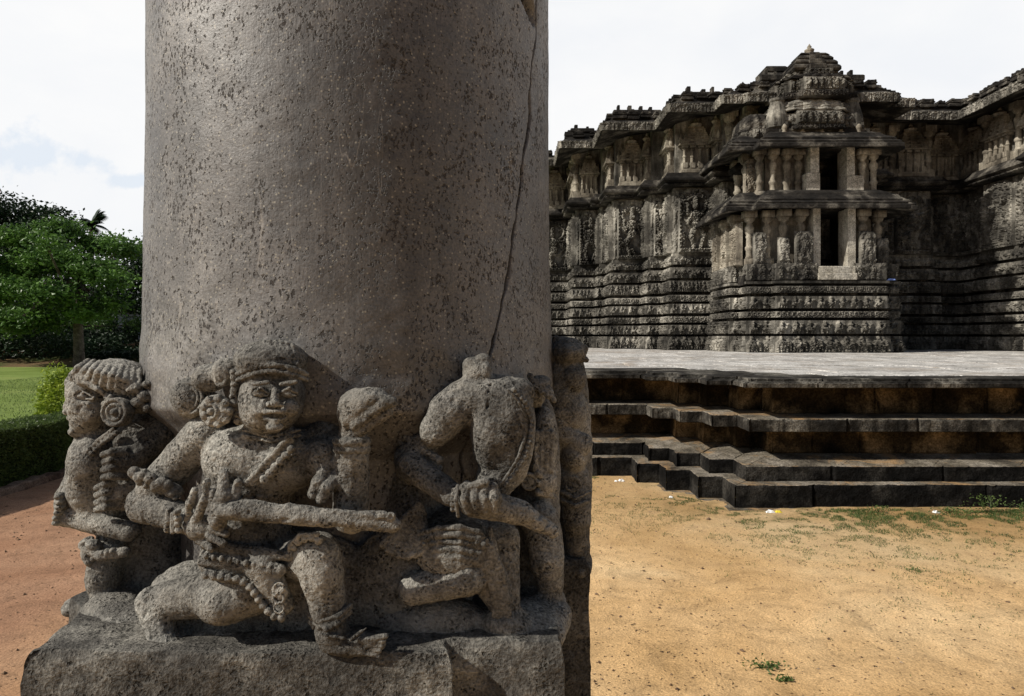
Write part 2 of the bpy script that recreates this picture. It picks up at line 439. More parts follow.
def deity_m(c, d):
    c.rect(0, .035, 0, c.H, d * .9); c.rect(c.L - .04, c.L, 0, c.H, d * .9)
    """tall wall panel: deity with crown, many arms, garland arch, attendants and foliage"""
    w, h = c.L, c.H; cx = w * .5
    for k in range(int(22 * w * h) + 12):     # foliage field
        x, y = ru(.04, w - .04), ru(.05, h - .05)
        if (abs(x - cx) > w * .28) or y > h * .72: c.el(x, y, ru(.03, .07), ru(.03, .07), d * ru(.35, .7), ru(0, 3))
    c.ring(cx, h * .62, w * .36, .05, d * .8, 1.25)
    n = int(w * 14)
    for k in range(14):
        a = math.pi * k / 13; c.el(cx + math.cos(a) * w * .42, h * .62 + math.sin(a) * w * .5, .045, .045, d * .9)
    fh = h * .72; y0 = h * .1; sw = ru(-.06, .06)
    c.el(cx + sw, y0 + fh * .96, fh * .055, fh * .11, d * 1.4)
    c.el(cx + sw, y0 + fh * .84, fh * .065, fh * .075, d * 1.5)
    c.el(cx + sw * .5, y0 + fh * .64, fh * .12, fh * .14, d * 1.5)
    c.el(cx, y0 + fh * .46, fh * .12, fh * .1, d * 1.4)
    kx = ru(.1, .2) * random.choice((-1, 1))
    c.line(cx - .05, y0 + fh * .42, cx - fh * .12, y0 + fh * .2, fh * .06, d * 1.3); c.line(cx - fh * .12, y0 + fh * .2, cx - fh * .06, y0, fh * .045, d * 1.2)
    c.line(cx + .05, y0 + fh * .42, cx + fh * kx, y0 + fh * .24, fh * .06, d * 1.3); c.line(cx + fh * kx, y0 + fh * .24, cx + fh * .07, y0, fh * .045, d * 1.2)
    for s in (-1, 1):
        for k in range(3):
            ex = cx + s * w * ru(.22, .3); ey = y0 + fh * (.5 + .14 * k + ru(-.04, .04))
            c.line(cx + s * fh * .09, y0 + fh * .7, ex, ey, fh * .035, d * 1.2)
            hx = ex + s * ru(-.02, .08); hy = ey + ru(.06, .2)
            c.line(ex, ey, hx, hy, fh * .03, d * 1.2); c.el(hx, hy, .05, .06, d * 1.2)
    for s in (-1, 1): person_m(c, cx + s * w * .38, y0, h * ru(.24, .32), d)
    c.rect(.02, w - .02, 0, h * .075, d * .9)
    x = .05
    while x < w - .04: c.el(x, h * .05, .035, .03, d * 1.3); x += .09
    if w > .5:
        for y in np.arange(.2, h * .8, .12):
            for s in (-1, 1): c.el(cx + s * (w * .5 - .06), y, .035, .045, d * 1.2)

def motif_fun(motif, z_len, lead, d, res):
    """turns a motif into hfun for sweep; lead = arc length of the profile before the carved face"""
    def f(U, T, s, Ls):
        c = Canvas(Ls, z_len, res); motif(c, d)
        a = c.a * (1 + .25 * RNG.standard_normal(c.a.shape).astype(np.float32) * (c.a > 0))
        v = (T[:, 0] - lead) / res; jj = np.clip(np.round(v).astype(int), 0, c.nv - 1)
        ii = np.clip(np.round(U[0] / res).astype(int), 0, c.nu - 1)
        out = a[jj][:, ii].copy(); out[(v < 0) | (v > c.nv)] = 0
        return out
    return f
# ================================================================== TEMPLE
Zt = 1.3                                             # top of the platform
P = [(-3, 34), (-3, 30.2), (-.6, 30.2), (-.6, 28.5), (.9, 28.5), (.9, 26.6), (2.35, 26.6), (2.35, 24.4), (3.15, 24.4), (3.15, 23.8),
     (3.4, 23.8), (3.4, 22.5), (4.45, 22.5), (4.45, 21.7), (4.95, 21.7), (4.95, 20.7), (6.15, 20.7), (6.15, 19.9), (6.6, 19.9), (6.6, 19.3),
     (9.6, 19.3), (9.6, 20.2), (10.6, 20.2), (10.6, 21.2), (12.9, 21.2), (12.9, 21.7), (14.3, 21.7), (14.3, 20.3), (14.1, 20.3), (14.1, 17.5),
     (13.7, 17.5), (13.7, 15), (19, 15)]
temple = empty('temple', (9, 27, Zt), 'dark carved stone temple with stepped walls, banded friezes and deep eaves behind the platform', 'temple')
RES = .028

def frieze(parent, name, poly, off, z0, z1, motif, d, mat, inner=-.02, res=RES, only=None):
    prof = [(inner, z0), (off, z0), (off, z1), (inner, z1)]
    V, Fc = sweep(poly, prof, res, motif_fun(motif, z1 - z0, off - inner, d, res) if motif else None, only=only, jit=.012)
    return mesh_obj(name, V, Fc, mat, parent)

def deepwall(parent, name, poly, off, z0, z1, mat, res=.12, only=None, jit=.01):
    V, Fc = sweep(poly, [(off, z0), (off, z1)], res, None, only=only, jit=jit)
    return mesh_obj(name, V, Fc, mat, parent)

B = .30
tcourses = [  # off, z0, z1, motif, depth, name
    (B + .02, 1.30, 1.70, elephants_m, .11, 'elephant_frieze'), (B, 1.77, 2.05, riders_m, .10, 'horsemen_frieze'),
    (B - .02, 2.13, 2.31, scroll_m, .06, 'scroll_frieze'), (B - .03, 2.40, 2.68, riders_m, .09, 'horsemen_frieze'),
    (B - .04, 2.76, 2.95, scroll_m, .06, 'scroll_frieze'), (B - .06, 3.05, 3.38, people_m, .09, 'epic_frieze'),
    (B - .10, 3.46, 3.78, beasts_m, .09, 'beast_frieze'), (B - .14, 3.88, 4.12, beasts_m, .07, 'goose_frieze')]
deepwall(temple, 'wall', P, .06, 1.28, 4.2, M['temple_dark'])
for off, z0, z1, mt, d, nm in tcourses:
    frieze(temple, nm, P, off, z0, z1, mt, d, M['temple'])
# upper walls
V, Fc = sweep(P, [(.1, 4.12), (.1, 4.22), (0, 4.22), (0, 8.75)], .06, None, jit=.012)
mesh_obj('upper_wall', V, Fc, M['temple'], temple)
# thin filler carving on the wall between panels
def foliage_m(c, d):
    n = int(c.L * c.H * 60)
    for _ in range(n): c.el(ru(0, c.L), ru(0, c.H), ru(.03, .08), ru(.03, .08), d * ru(.4, 1), ru(0, 3))
    x = .12
    while x < c.L - .08: person_m(c, x, .05, c.H * .42, d * 1.3); person_m(c, x, c.H * .5, c.H * .4, d * 1.3); x += .3
frieze(temple, 'figure_band', P, .05, 4.24, 6.2, foliage_m, .05, M['temple'], inner=-.02, res=.033)

def slab_panel(parent, o, u, n, w, h, thick, name, motif, d, mat, res=.026, arch=True):
    """relief slab: origin o (bottom centre on the wall), u along, n outward; own thickness"""
    c = Canvas(w, h, res); motif(c, d)
    a = c.a * (1 + .2 * RNG.standard_normal(c.a.shape)); nv, nu = a.shape
    x = (np.linspace(0, 1, nu) - .5) * w; z = np.linspace(0, 1, nv) * h
    X, Z = np.meshgrid(x, z)
    Y = thick + a
    if arch:   # rounded shoulders: push the corners back to the wall
        ar = (np.abs(X) / (w * .5)) ** 2.2 + (np.clip(Z - h * .72, 0, None) / (h * .28)) ** 2.2 > 1.02
        Y = np.where(ar, -.01, Y)
    Y[0] = Y[-1] = 0; Y[:, 0] = Y[:, -1] = -.01
    V = np.stack([o[0] + X * u[0] + Y * n[0], o[1] + X * u[1] + Y * n[1], o[2] + Z], -1).reshape(-1, 3)
    idx = np.arange(nu * nv).reshape(nv, nu)
    Fc = np.stack([idx[:-1, :-1], idx[:-1, 1:], idx[1:, 1:], idx[1:, :-1]], -1).reshape(-1, 4)
    return mesh_obj(name, V, Fc, mat, parent)

def turned(mb, x, y, z0, z1, r, seg=12):
    """lathe turned temple column with square foot and abacus"""
    h = z1 - z0
    mb.box(x - r * 1.25, x + r * 1.25, y - r * 1.25, y + r * 1.25, z0, z0 + h * .16)
    pr = [(.9, .16), (1.0, .18), (.8, .21), (.8, .30), (1.05, .33), (1.05, .36), (.78, .39), (.74, .52), (.95, .55), (.72, .58), (.95, .61), (1.15, .68),
          (1.1, .72), (.7, .76), (.62, .79), (1.15, .82), (1.35, .86), (1.3, .89)]
    mb.lathe(x, y, [(r * a, z0 + h * b) for a, b in pr], seg)
    mb.box(x - r * 1.5, x + r * 1.5, y - r * 1.5, y + r * 1.5, z0 + h * .885, z1)

def niche_tower(parent, o, u, n, w, h, name='niche_shrine', mat=None):
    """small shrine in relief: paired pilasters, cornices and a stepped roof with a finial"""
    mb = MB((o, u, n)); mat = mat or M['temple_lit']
    hw = w * .5; d = .16
    mb.bbox(-hw * 1.0, hw * 1.0, -.02, d + .06, 0, h * .06, .008); mb.bbox(-hw * .9, hw * .9, -.02, d + .02, h * .06, h * .1, .008)
    mb.box(-hw * .75, hw * .75, -.03, d * .35, h * .1, h * .55)
    for s in (-1, -.34, .34, 1):
        x = s * hw * .74; r = w * .06
        mb.box(x - r * 1.3, x + r * 1.3, -.02, d * .35 + r * 2.4, h * .1, h * .2)
        mb.lathe(x, d * .35 + r * .8, [(r, h * .2), (r * .85, h * .3), (r * 1.2, h * .32), (r * .8, h * .35), (r * .8, h * .44), (r * 1.25, h * .47), (r * .8, h * .49)], 8)
        mb.box(x - r * 1.5, x + r * 1.5, -.02, d * .35 + r * 2.8, h * .49, h * .53)
    z = h * .53; ww = hw * 1.12; dd = d + .12
    for k in range(5):
        hh = h * .035
        mb.bbox(-ww, ww, -.02, dd, z, z + hh, .01)
        if k < 4:
            for s in (-1, 0, 1): mb.bbox(s * ww * .66 - ww * .2, s * ww * .66 + ww * .2, -.02, dd - .01, z + hh, z + hh + h * .04, .012)
        mb.box(-ww * .85, ww * .85, -.02, dd * .7, z + hh, z + hh + h * .042)
        z += hh + h * .042; ww *= .84; dd *= .86
    mb.lathe(0, dd * .5, [(ww * .7, z), (ww * .9, z + h * .04), (ww * .5, z + h * .08), (ww * .2, z + h * .1), (ww * .3, z + h * .12), (.01, z + h * .16)], 8)
    for s in (-1, 1):       # little flanking finials
        mb.lathe(s * hw * .95, d * .5, [(w * .05, h * .57), (w * .09, h * .62), (w * .07, h * .68), (w * .03, h * .73), (.005, h * .78)], 8)
    return mb.build(name, mat, parent)

def pilaster(parent, o, u, n, h, r=.11, name='pilaster', mat=None):
    mb = MB((o, u, n)); turned(mb, 0, r * .6, 0, h, r, 12)
    return mb.build(name, mat or M['temple_lit'], parent)

# panels, niche shrines and pilasters segment by segment
for s in range(2, len(P) - 1):
    a = Vector(P[s]); b = Vector(P[s + 1]); Ls = (b - a).length; u = (b - a) / Ls; n = Vector((u.y, -u.x))
    if n.y > .5: continue
    k = 1 if Ls < 1.7 else int(round(Ls / 1.35))
    if (6.6, 19.3) == P[s]: k = 0
    for i in range(k):
        c = a + u * (Ls * (i + .5) / k); w = min(Ls / k * .92, 1.35)
        if Ls > .45: slab_panel(temple, (c.x, c.y, 4.22), u, n, w, 1.98 if w > .6 else 1.75, .13, 'carved_panel', deity_m, .17 if n.y < -.5 else .09, M['temple'])
        if Ls > .7: niche_tower(temple, (c.x + n.x * .02, c.y + n.y * .02, 6.62), u, n, min(w * .9, .95), 1.55)
    if Ls > 1.9:
        for i in range(k + 1):
            c = a + u * (Ls * (i + .02) / (k + .04) if i else .12)
            pilaster(temple, (c.x, c.y, 6.6), u, n, 1.6)
for x in (6.32, 6.95, 7.6, 8.3, 9.0): pilaster(temple, (x, 19.9 if x < 6.6 else 19.3, 6.6), (1, 0), (0, -1), 1.65, .13)
# shelf cornice above the panels
Psh = [p for p in P]
V, Fc = sweep(P, [(.05, 6.28), (.38, 6.30), (.46, 6.36), (.46, 6.42), (.40, 6.46), (.36, 6.50), (.30, 6.60), (.05, 6.66)], .08, None, jit=.02, rowres=1)
mesh_obj('cornice', V, Fc, M['temple_dark'], temple)
def teeth_m(c, d):
    x = .04
    while x < c.L - .03: c.rect(x, x + .05, 0, c.H, d); x += .1
frieze(temple, 'cornice_teeth', P, .34, 6.22, 6.30, teeth_m, .05, M['temple_dark'], inner=.0)

# main eave
E = [(-4.2, 34), (-4.2, 29), (-1.8, 29), (-1.8, 27.2), (0, 27.2), (0, 25.3), (1.6, 25.3), (1.6, 22.9), (2.75, 22.9), (2.75, 20.9), (4.4, 20.9), (4.4, 19.2),
     (5.7, 19.2), (5.7, 18.5), (6.3, 18.5), (6.3, 18.35), (10.4, 18.35), (10.4, 18.8), (11.1, 18.8), (11.1, 19.9), (13.0, 19.9), (13.0, 17), (12.6, 17), (12.6, 14), (20, 14)]
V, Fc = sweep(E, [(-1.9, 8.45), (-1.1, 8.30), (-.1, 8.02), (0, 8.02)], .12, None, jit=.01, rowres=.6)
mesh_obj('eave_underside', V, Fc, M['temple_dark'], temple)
def ribs_m(c, d):
    x = .03
    while x < c.L - .03:
        c.rect(x, x + .055, .02, c.H - .06, d * ru(.5, 1)); 
        if R() < .3: c.el(x + .05, c.H * .5, .06, .08, d * 1.2)
        x += ru(.085, .11)
    c.rect(0, c.L, c.H - .05, c.H, d)
frieze(temple, 'eave', E, .0, 8.02, 8.26, ribs_m, .05, M['temple'], inner=-.03, res=.026)
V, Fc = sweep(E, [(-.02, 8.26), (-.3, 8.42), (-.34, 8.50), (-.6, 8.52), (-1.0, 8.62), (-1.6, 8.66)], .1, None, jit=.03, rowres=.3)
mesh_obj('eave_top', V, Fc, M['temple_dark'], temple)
rp = [tuple(p) for p in offset_poly(E, -1.5)]
rp = rp + [(20, 34)]
me_v = [(x, y, 8.64) for x, y in rp]
mesh_obj('roof', np.array(me_v), [tuple(range(len(me_v)))[::-1]], M['temple_dark'], temple)

# parapet ornaments along the eave: little stepped roofs with a knob
def ornament_mesh(w, d, h, seed):
    random.seed(seed); mb = MB()
    mb.bbox(-w / 2, w / 2, -d / 2, d / 2, 0, h * .22, .015); mb.bbox(-w * .42, w * .42, -d * .4, d * .4, h * .22, h * .34, .01)
    mb.bbox(-w * .48, w * .48, -d * .46, d * .46, h * .34, h * .5, .02)
    for s in (-1, 1): mb.box(s * w * .3 - w * .1, s * w * .3 + w * .1, -d * .5, d * .3, h * .5, h * .66, .01, .01)
    mb.bbox(-w * .3, w * .3, -d * .34, d * .34, h * .5, h * .7, .02)
    if seed == 1: mb.lathe(0, 0, [(w * .16, h * .7), (w * .2, h * .78), (w * .1, h * .86), (w * .05, h * .95), (.004, h)], 8)
    elif seed == 3: pass
    else: mb.bbox(-w * .14, w * .14, -d * .2, d * .2, h * .7, h * .84, .015)
    return mb
orn = []
for k in range(5):
    o = ornament_mesh(.40, .42, .46 + .05 * (k % 3), k).build('parapet_ornament', M['temple_dark'], temple); orn.append(o)
random.seed(5); first = set()
Ei = offset_poly(E, -.38); Ei2 = offset_poly(E, -.95)
for line, zz, sc, stepw in ((Ei, 8.42, .85, .40), (Ei2, 8.5, 1.0, .55)):
    for s in range(4, len(E) - 1):
        a, b = line[s], line[s + 1]; Ls = (b - a).length; k = max(1, int(Ls / stepw)); u = (b - a) / Ls
        if a.y > 29 or (a.x > 13.5 and b.x > 13.5): continue
        if zz > 8.55 and not (4.2 < a.x < 12): continue
        for i in range(k):
            c = a + (b - a) * ((i + .5) / k)
            if c.x > 14.5 or (sc == 1.0 and R() < .15): continue
            q = random.randrange(5); src = orn[q]
            if q in first: o = src.copy(); col.objects.link(o); o.parent = temple
            else: o = src; first.add(q)
            o.location = Vector((c.x, c.y, zz + .2)) - temple.location
            ss = sc * ru(.7, 1.1); o.scale = (ss * ru(.8, 1.4), ss, ss * ru(.55, 1.0)); o.rotation_euler = (ru(-.04, .04), ru(-.04, .04), math.atan2(u.y, u.x) + ru(-.08, .08))
for o, q in zip(orn, range(5)):
    if q not in first: bpy.data.objects.remove(o)
# long parapet blocks over the bays
def parapet_block(x0, x1, y, z, hs):
    mb = MB((( 0, 0, 0), (1, 0), (0, 1)))
    mb.bbox(x0, x1, y, y + .9, z, z + hs * .3, .02); mb.bbox(x0 + .06, x1 - .06, y + .06, y + .8, z + hs * .3, z + hs * .42, .02)
    mb.bbox(x0 + .01, x1 - .02, y + .02, y + .85, z + hs * .42, z + hs * .72, .03)
    x = x0 + .15
    while x < x1 - .1:
        w = ru(.06, .12); mb.bbox(x, x + w, y + .1, y + .3, z + hs * .7, z + hs * ru(.85, 1.08), .015); x += w + ru(.15, .4)
    mb.build('parapet_block', M['temple_dark'], temple)
for a in ((2.0, 2.85, 23.4, 8.5, .5), (3.2, 4.75, 21.6, 8.5, .55), (5.0, 6.2, 20.0, 8.5, .55), (6.9, 9.8, 18.9, 8.55, .6), (11.3, 12.6, 20.6, 8.5, .45), (13.5, 16, 17.6, 8.5, .4), (13.1, 15.4, 15.0, 8.5, .5)):
    parapet_block(*a)

M['pale'] = stone('pale_door_stone', (.28, .25, .20), (.42, .39, .33), (.52, .49, .43), 1.5, 9, 40, .008, .005, .85, streak=.2)
# ================================================================== SMALL SHRINE in front of the wall
shrine = empty('shrine', (7.9, 18.8, Zt), 'two-storey stone shrine with dark doorway and domed tower against the temple wall', 'shrine')
S0 = [(6.05, 20.4), (6.05, 19.8), (5.85, 19.8), (5.85, 18.2), (6.1, 18.2), (6.1, 17.65), (6.75, 17.65), (6.75, 17.4), (9.5, 17.4), (9.5, 17.65), (9.93, 17.65), (9.93, 20.4)]
sc_ = [(.10, 1.30, 1.72, elephants_m, .12, 'elephant_frieze'), (.08, 1.78, 2.12, riders_m, .12, 'horsemen_frieze'), (.06, 2.20, 2.35, scroll_m, .06, 'scroll_frieze'),
       (.05, 2.43, 2.74, riders_m, .10, 'horsemen_frieze'), (.04, 2.83, 3.0, scroll_m, .06, 'scroll_frieze')]
deepwall(shrine, 'wall', S0, -.12, 1.28, 3.2, M['temple_dark'])
for off, z0, z1, mt, d, nm in sc_: frieze(shrine, nm, S0, off, z0, z1, mt, d, M['temple'], inner=-.2, res=.024)
V, Fc = sweep(S0, [(-.12, 3.06), (.08, 3.07), (.08, 3.13), (-.12, 3.14)], .2, None, rowres=1, jit=.01)
mesh_obj('moulding', V, Fc, M['temple'], shrine)
# balustrade frieze, broken by the door sill
S1 = S0[:7] + [(6.75, 17.4), (7.78, 17.4)]; S2 = [(8.74, 17.4), (9.5, 17.4), (9.5, 17.65), (9.93, 17.65), (9.93, 20.4)]
for q in (S1, S2): frieze(shrine, 'balustrade_frieze', q, .03, 3.16, 3.58, foliage_m, .06, M['temple'], inner=-.35, res=.024)
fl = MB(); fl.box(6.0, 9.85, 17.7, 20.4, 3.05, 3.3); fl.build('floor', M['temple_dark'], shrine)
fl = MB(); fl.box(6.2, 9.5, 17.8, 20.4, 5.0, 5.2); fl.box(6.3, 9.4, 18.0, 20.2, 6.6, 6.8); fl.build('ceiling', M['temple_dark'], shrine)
sl = MB(); sl.bbox(7.78, 8.74, 17.28, 17.9, 3.15, 3.32, .01); sl.bbox(7.80, 8.72, 17.33, 17.9, 3.32, 3.5, .012); sl.build('door_sill', M['pale'], shrine)
S1u = [(7.42, 17.65)]
def storey(z0, z1, inset, dx0, dx1, carved):
    """walls of one storey with an open doorway between dx0 and dx1"""
    A = [(6.05 + inset, 20.4), (6.05 + inset, 18.0 + inset), (6.7, 18.0 + inset), (6.7, 17.5 + inset), (dx0, 17.5 + inset), (dx0, 17.68 + inset)]
    Bq = [(dx1, 17.68 + inset), (dx1, 17.5 + inset), (9.45, 17.5 + inset), (9.45, 17.8 + inset), (9.8 - inset, 17.8 + inset), (9.8 - inset, 20.4)]
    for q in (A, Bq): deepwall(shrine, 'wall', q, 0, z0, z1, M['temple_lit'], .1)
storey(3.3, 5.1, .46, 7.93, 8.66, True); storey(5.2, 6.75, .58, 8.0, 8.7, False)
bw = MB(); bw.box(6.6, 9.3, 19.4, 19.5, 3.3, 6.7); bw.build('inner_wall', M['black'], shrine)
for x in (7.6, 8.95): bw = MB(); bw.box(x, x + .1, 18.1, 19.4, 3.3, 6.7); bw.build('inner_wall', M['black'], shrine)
# door jambs and lintels
for a in ((7.72, 7.90, 17.48, 17.97, 3.5, 5.0), (8.60, 8.80, 17.48, 17.97, 3.5, 5.0), (7.62, 7.97, 17.66, 18.1, 5.25, 5.95), (7.74, 7.96, 17.69, 18.1, 5.95, 6.7), (8.67, 9.1, 17.66, 18.1, 5.25, 5.88), (8.68, 8.88, 17.69, 18.1, 5.88, 6.7)):
    jb = MB(); jb.bbox(*a, .012); jb.build('door_jamb', M['pale'], shrine)
for x in (6.2, 6.66, 7.02, 7.46, 9.06, 9.55):
    yy = 17.66 if 6.7 < x < 9.4 else 17.84
    mb = MB(); turned(mb, x, yy, 3.5, 4.98, .105, 14); mb.build('column', M['temple_lit'], shrine, True)
for y in (18.55, 19.35):
    mb = MB(); turned(mb, 6.08, y, 3.5, 4.98, .125, 14); mb.build('column', M['temple_lit'], shrine, True)
for x in (6.5, 6.85, 7.22, 7.52, 9.2, 9.5):
    mb = MB(); turned(mb, x, 17.95, 5.3, 6.62, .095, 14); mb.build('column', M['temple_lit'], shrine, True)
for y in (18.5, 19.2):
    mb = MB(); turned(mb, 6.35, y, 5.3, 6.62, .115, 14); mb.build('column', M['temple_lit'], shrine, True)
# carved figure slabs between the columns
for x, y, w, h in ((7.45, 17.46, .46, .85), (9.08, 17.46, .42, .85), (6.98, 17.56, .3, .7), (6.42, 17.72, .34, .85), (9.58, 17.70, .34, .7)):
    slab_panel(shrine, (x, y, 3.56), (1, 0), (0, -1), w, h, .08, 'carved_panel', lambda c, d: (person_m(c, c.L / 2, .1, c.H * .8, d), c.ring(c.L / 2, c.H * .5, c.L * .38, .04, d * .7, 1.5), [c.el(ru(0, c.L), ru(0, c.H), .03, .03, d * .5) for _ in range(40)]), .07, M['temple'])
for y in (18.1, 18.95, 19.75):
    slab_panel(shrine, (6.02, y, 3.56), (0, -1), (-1, 0), .5, 1.15, .1, 'carved_panel', deity_m, .07, M['temple_lit'])
slab_panel(shrine, (6.36, 18.2, 5.25), (1, 0), (0, -1), .4, 1.2, .08, 'carved_panel', deity_m, .07, M['temple_lit'])
# eaves: sloping slabs with a carved lip
def eave(poly, z, over, nm='eave'):
    V, Fc = sweep(poly, [(-.2, z + .02), (over * .5, z - .06), (over - .02, z - .15), (over, z - .13), (over, z - .05), (over - .05, z - .02), (over - .04, z + .02), (over - .14, z + .08), (over - .13, z + .12), (over * .5, z + .26), (over * .45, z + .32), (.1, z + .42), (-.3, z + .44)], .05, None, jit=.022, rowres=.12)
    mesh_obj(nm, V, Fc, M['temple_dark'], shrine)
Se = [(6.1, 20.4), (6.1, 18.1), (6.75, 18.1), (6.75, 17.75), (9.4, 17.75), (9.4, 18.0), (9.75, 18.0), (9.75, 20.4)]
eave(Se, 5.08, .62)
eave([(6.3, 20.4), (6.3, 18.35), (6.95, 18.35), (6.95, 17.95), (9.2, 17.95), (9.2, 18.2), (9.35, 18.2), (9.35, 20.4)], 6.66, .72)
# roof: barrel tiers with carved bands
def ring_tier(cx, cy, hx, hy, z0, z1, nm, motif, d, k=.0, mat='temple'):
    q = [(cx - hx, cy + hy), (cx - hx, cy - hy * .3), (cx - hx * .8, cy - hy * .3), (cx - hx * .8, cy - hy * .72), (cx - hx * .5, cy - hy * .72), (cx - hx * .5, cy - hy), (cx + hx * .5, cy - hy), (cx + hx * .5, cy - hy * .72),
         (cx + hx * .8, cy - hy * .72), (cx + hx * .8, cy - hy * .3), (cx + hx, cy - hy * .3), (cx + hx, cy + hy)]
    frieze(shrine, nm, q, .0, z0, z1, motif, d, M[mat], inner=-.4, res=.026)
    return q
def blocks_m(c, d):
    x = .03
    while x < c.L - .05: w = ru(.1, .16); c.rect(x, x + w, .03, c.H - .04, d * ru(.6, 1)); c.el(x + w / 2, c.H * .5, w * .3, c.H * .3, d * 1.5); x += w + .05
top = MB(); top.box(6.6, 9.3, 17.75, 20.4, 6.95, 7.12); top.build('roof_slab', M['temple_dark'], shrine)
cx = 7.95
ring_tier(cx, 18.55, 1.28, .95, 7.08, 7.2, 'roof_tier', rosette_m, .05, mat='temple_dark')
ring_tier(cx, 18.55, 1.15, .9, 7.22, 7.56, 'roof_tier', blocks_m, .10)
def dome(cx, cy, rx, ry, z0, z1, nm, ribs=18, mat='temple', lid=True):
    seg = 72; pr = [(1.0, 0), (1.04, .08), (1.0, .18), (.97, .2), (.96, .42), (.88, .62), (.72, .82), (.5, .96), (.3, 1.0), (0.01, 1.0)]
    vs = []; fs = []
    pr = dense(pr, .06)
    for r, t in pr:
        for i in range(seg):
            a = 2 * math.pi * i / seg; c_, s_ = math.cos(a), math.sin(a)
            q = (abs(c_) ** 3.2 + abs(s_) ** 3.2) ** (-1 / 3.2)
            rr = r * q * (1 + .045 * math.cos(ribs * a)) * (1 + .02 * ru(-1, 1))
            vs.append((cx + rx * rr * c_, cy + ry * rr * s_, z0 + (z1 - z0) * t))
    for k in range(len(pr) - 1):
        for i in range(seg): j = (i + 1) % seg; fs.append((k * seg + i, k * seg + j, (k + 1) * seg + j, (k + 1) * seg + i))
    return mesh_obj(nm, np.array(vs), fs, M[mat], shrine, False)
dome(cx, 18.55, 1.12, .86, 7.58, 8.02, 'dome')
dome(6.62, 18.7, .5, .65, 7.15, 7.72, 'corner_dome', 14, 'temple_dark'); ring_tier(6.62, 18.7, .5, .7, 6.95, 7.2, 'roof_tier', blocks_m, .08)
for x, y in ((6.98, 18.0), (8.98, 18.05)):      # bell turrets beside the dome
    mb = MB(); mb.lathe(x, y, [(.20, 6.98), (.26, 7.02), (.26, 7.1), (.21, 7.13), (.30, 7.18), (.27, 7.5), (.17, 7.86), (.2, 7.9), (.19, 7.96), (.08, 8.0)], 12)
    for k in range(6):
        a = k * math.pi / 3
        for t in range(5): mb.box(x + math.cos(a) * (.29 - t * .03) - .03, x + math.cos(a) * (.29 - t * .03) + .03, y + math.sin(a) * (.29 - t * .03) - .03, y + math.sin(a) * (.29 - t * .03) + .03, 7.22 + t * .12, 7.29 + t * .12)
    mb.build('turret', M['temple'], shrine)
for x in (6.55, 7.08, 7.55, 8.05, 8.55, 9.02):
    mb = MB(); mb.lathe(x, 17.75 if x > 6.7 else 18.1, [(.05, 6.98), (.08, 7.02), (.04, 7.06), (.07, 7.1), (.085, 7.16), (.05, 7.21), (.02, 7.24)], 10); mb.build('knob', M['temple_lit'], shrine, True)
cy = 18.6; cx = 8.1
ring_tier(cx, cy, 1.2, .95, 7.95, 8.12, 'roof_tier', rosette_m, .05, mat='temple_dark')
ring_tier(cx, cy, 1.0, .85, 8.12, 8.48, 'roof_tier', blocks_m, .10)
dome(cx, cy, .98, .8, 8.47, 8.68, 'dome', 22, 'temple_dark')
ring_tier(cx + .05, cy + .05, .7, .6, 8.62, 8.82, 'roof_tier', rosette_m, .05)
pyr = MB()
for k, (w, z0, z1) in enumerate(((.62, 8.80, 8.96), (.55, 8.96, 9.10), (.46, 9.10, 9.24), (.38, 9.24, 9.34))):
    pyr.bbox(cx - w, cx + w, cy - w * .8, cy + w * .8, z0, z1, .05); pyr.bbox(cx - w * .35, cx + w * .35, cy - w * .9, cy, z0, z1 - .01, .02)
    pyr.bbox(cx + .1 + w * .2, cx + w + .05, cy - w * .7, cy + w * .6, z0, z1 - .02, .03)
pyr.build('stepped_cap', M['temple_dark'], shrine)
mb = MB(); mb.lathe(cx, cy, [(r, z - .42) for r, z in [(.14, 9.76), (.19, 9.80), (.08, 9.84), (.12, 9.88), (.13, 9.93), (.05, 9.98), (.06, 10.02), (.02, 10.07), (.01, 10.1)]], 12); mb.build('finial', M['temple_lit'], shrine, True)
bk = MB(); bk.bbox(7.1, 7.9, 19.3, 20.4, 8.6, 9.2, .08); bk.bbox(7.2, 7.85, 19.4, 20.2, 9.2, 9.42, .06); bk.build('roof_block', M['temple_dark'], temple)
# ================================================================== PLATFORM
plat = empty('platform', (8, 7, 0), 'low stepped stone platform with dark stained courses and pale paved top below the temple', 'platform')
Q = [(-4.5, 36), (-4.5, 14), (-1.2, 14), (-1.2, 8.36), (1.47, 8.36), (1.47, 7.96), (1.72, 7.96), (1.72, 7.60), (1.98, 7.60), (1.98, 7.23), (2.24, 7.23), (2.24, 6.83), (14, 6.83), (14, 5.5), (26, 5.5)]
fine = set(range(3, 12))
def joints(blocks, depth=.032, noise_a=.008, chip=.03, seed=0):
    def f(U, T, s, Ls):
        rr = random.Random(seed * 97 + s); D = np.zeros_like(U)
        x = rr.uniform(*blocks) * rr.uniform(.5, 1); edges = [0]
        while x < Ls - .15: edges.append(x); x += rr.uniform(*blocks)
        edges.append(Ls)
        for a, b in zip(edges[:-1], edges[1:]):
            m = (U >= a) & (U <= b); D[m] += rr.uniform(-.016, .012) + (U[m] - (a + b) / 2) * rr.uniform(-.02, .02)
            if a > 0: D -= depth * np.exp(-((U - a) / .012) ** 2)
        t = T / T.max(); xx = U * 1.0 + s * 13.7
        D += noise_a * fbm(xx, T * 1.0, xx * 0 + seed, 14, 3, seed)
        e = np.minimum(t, 1 - t) * T.max()
        D -= chip * np.clip(fbm(xx, T * 0, xx * 0, 9, 4, seed + 5) + .05, 0, 1) * np.exp(-(e / .02) ** 2)
        return D
    return f
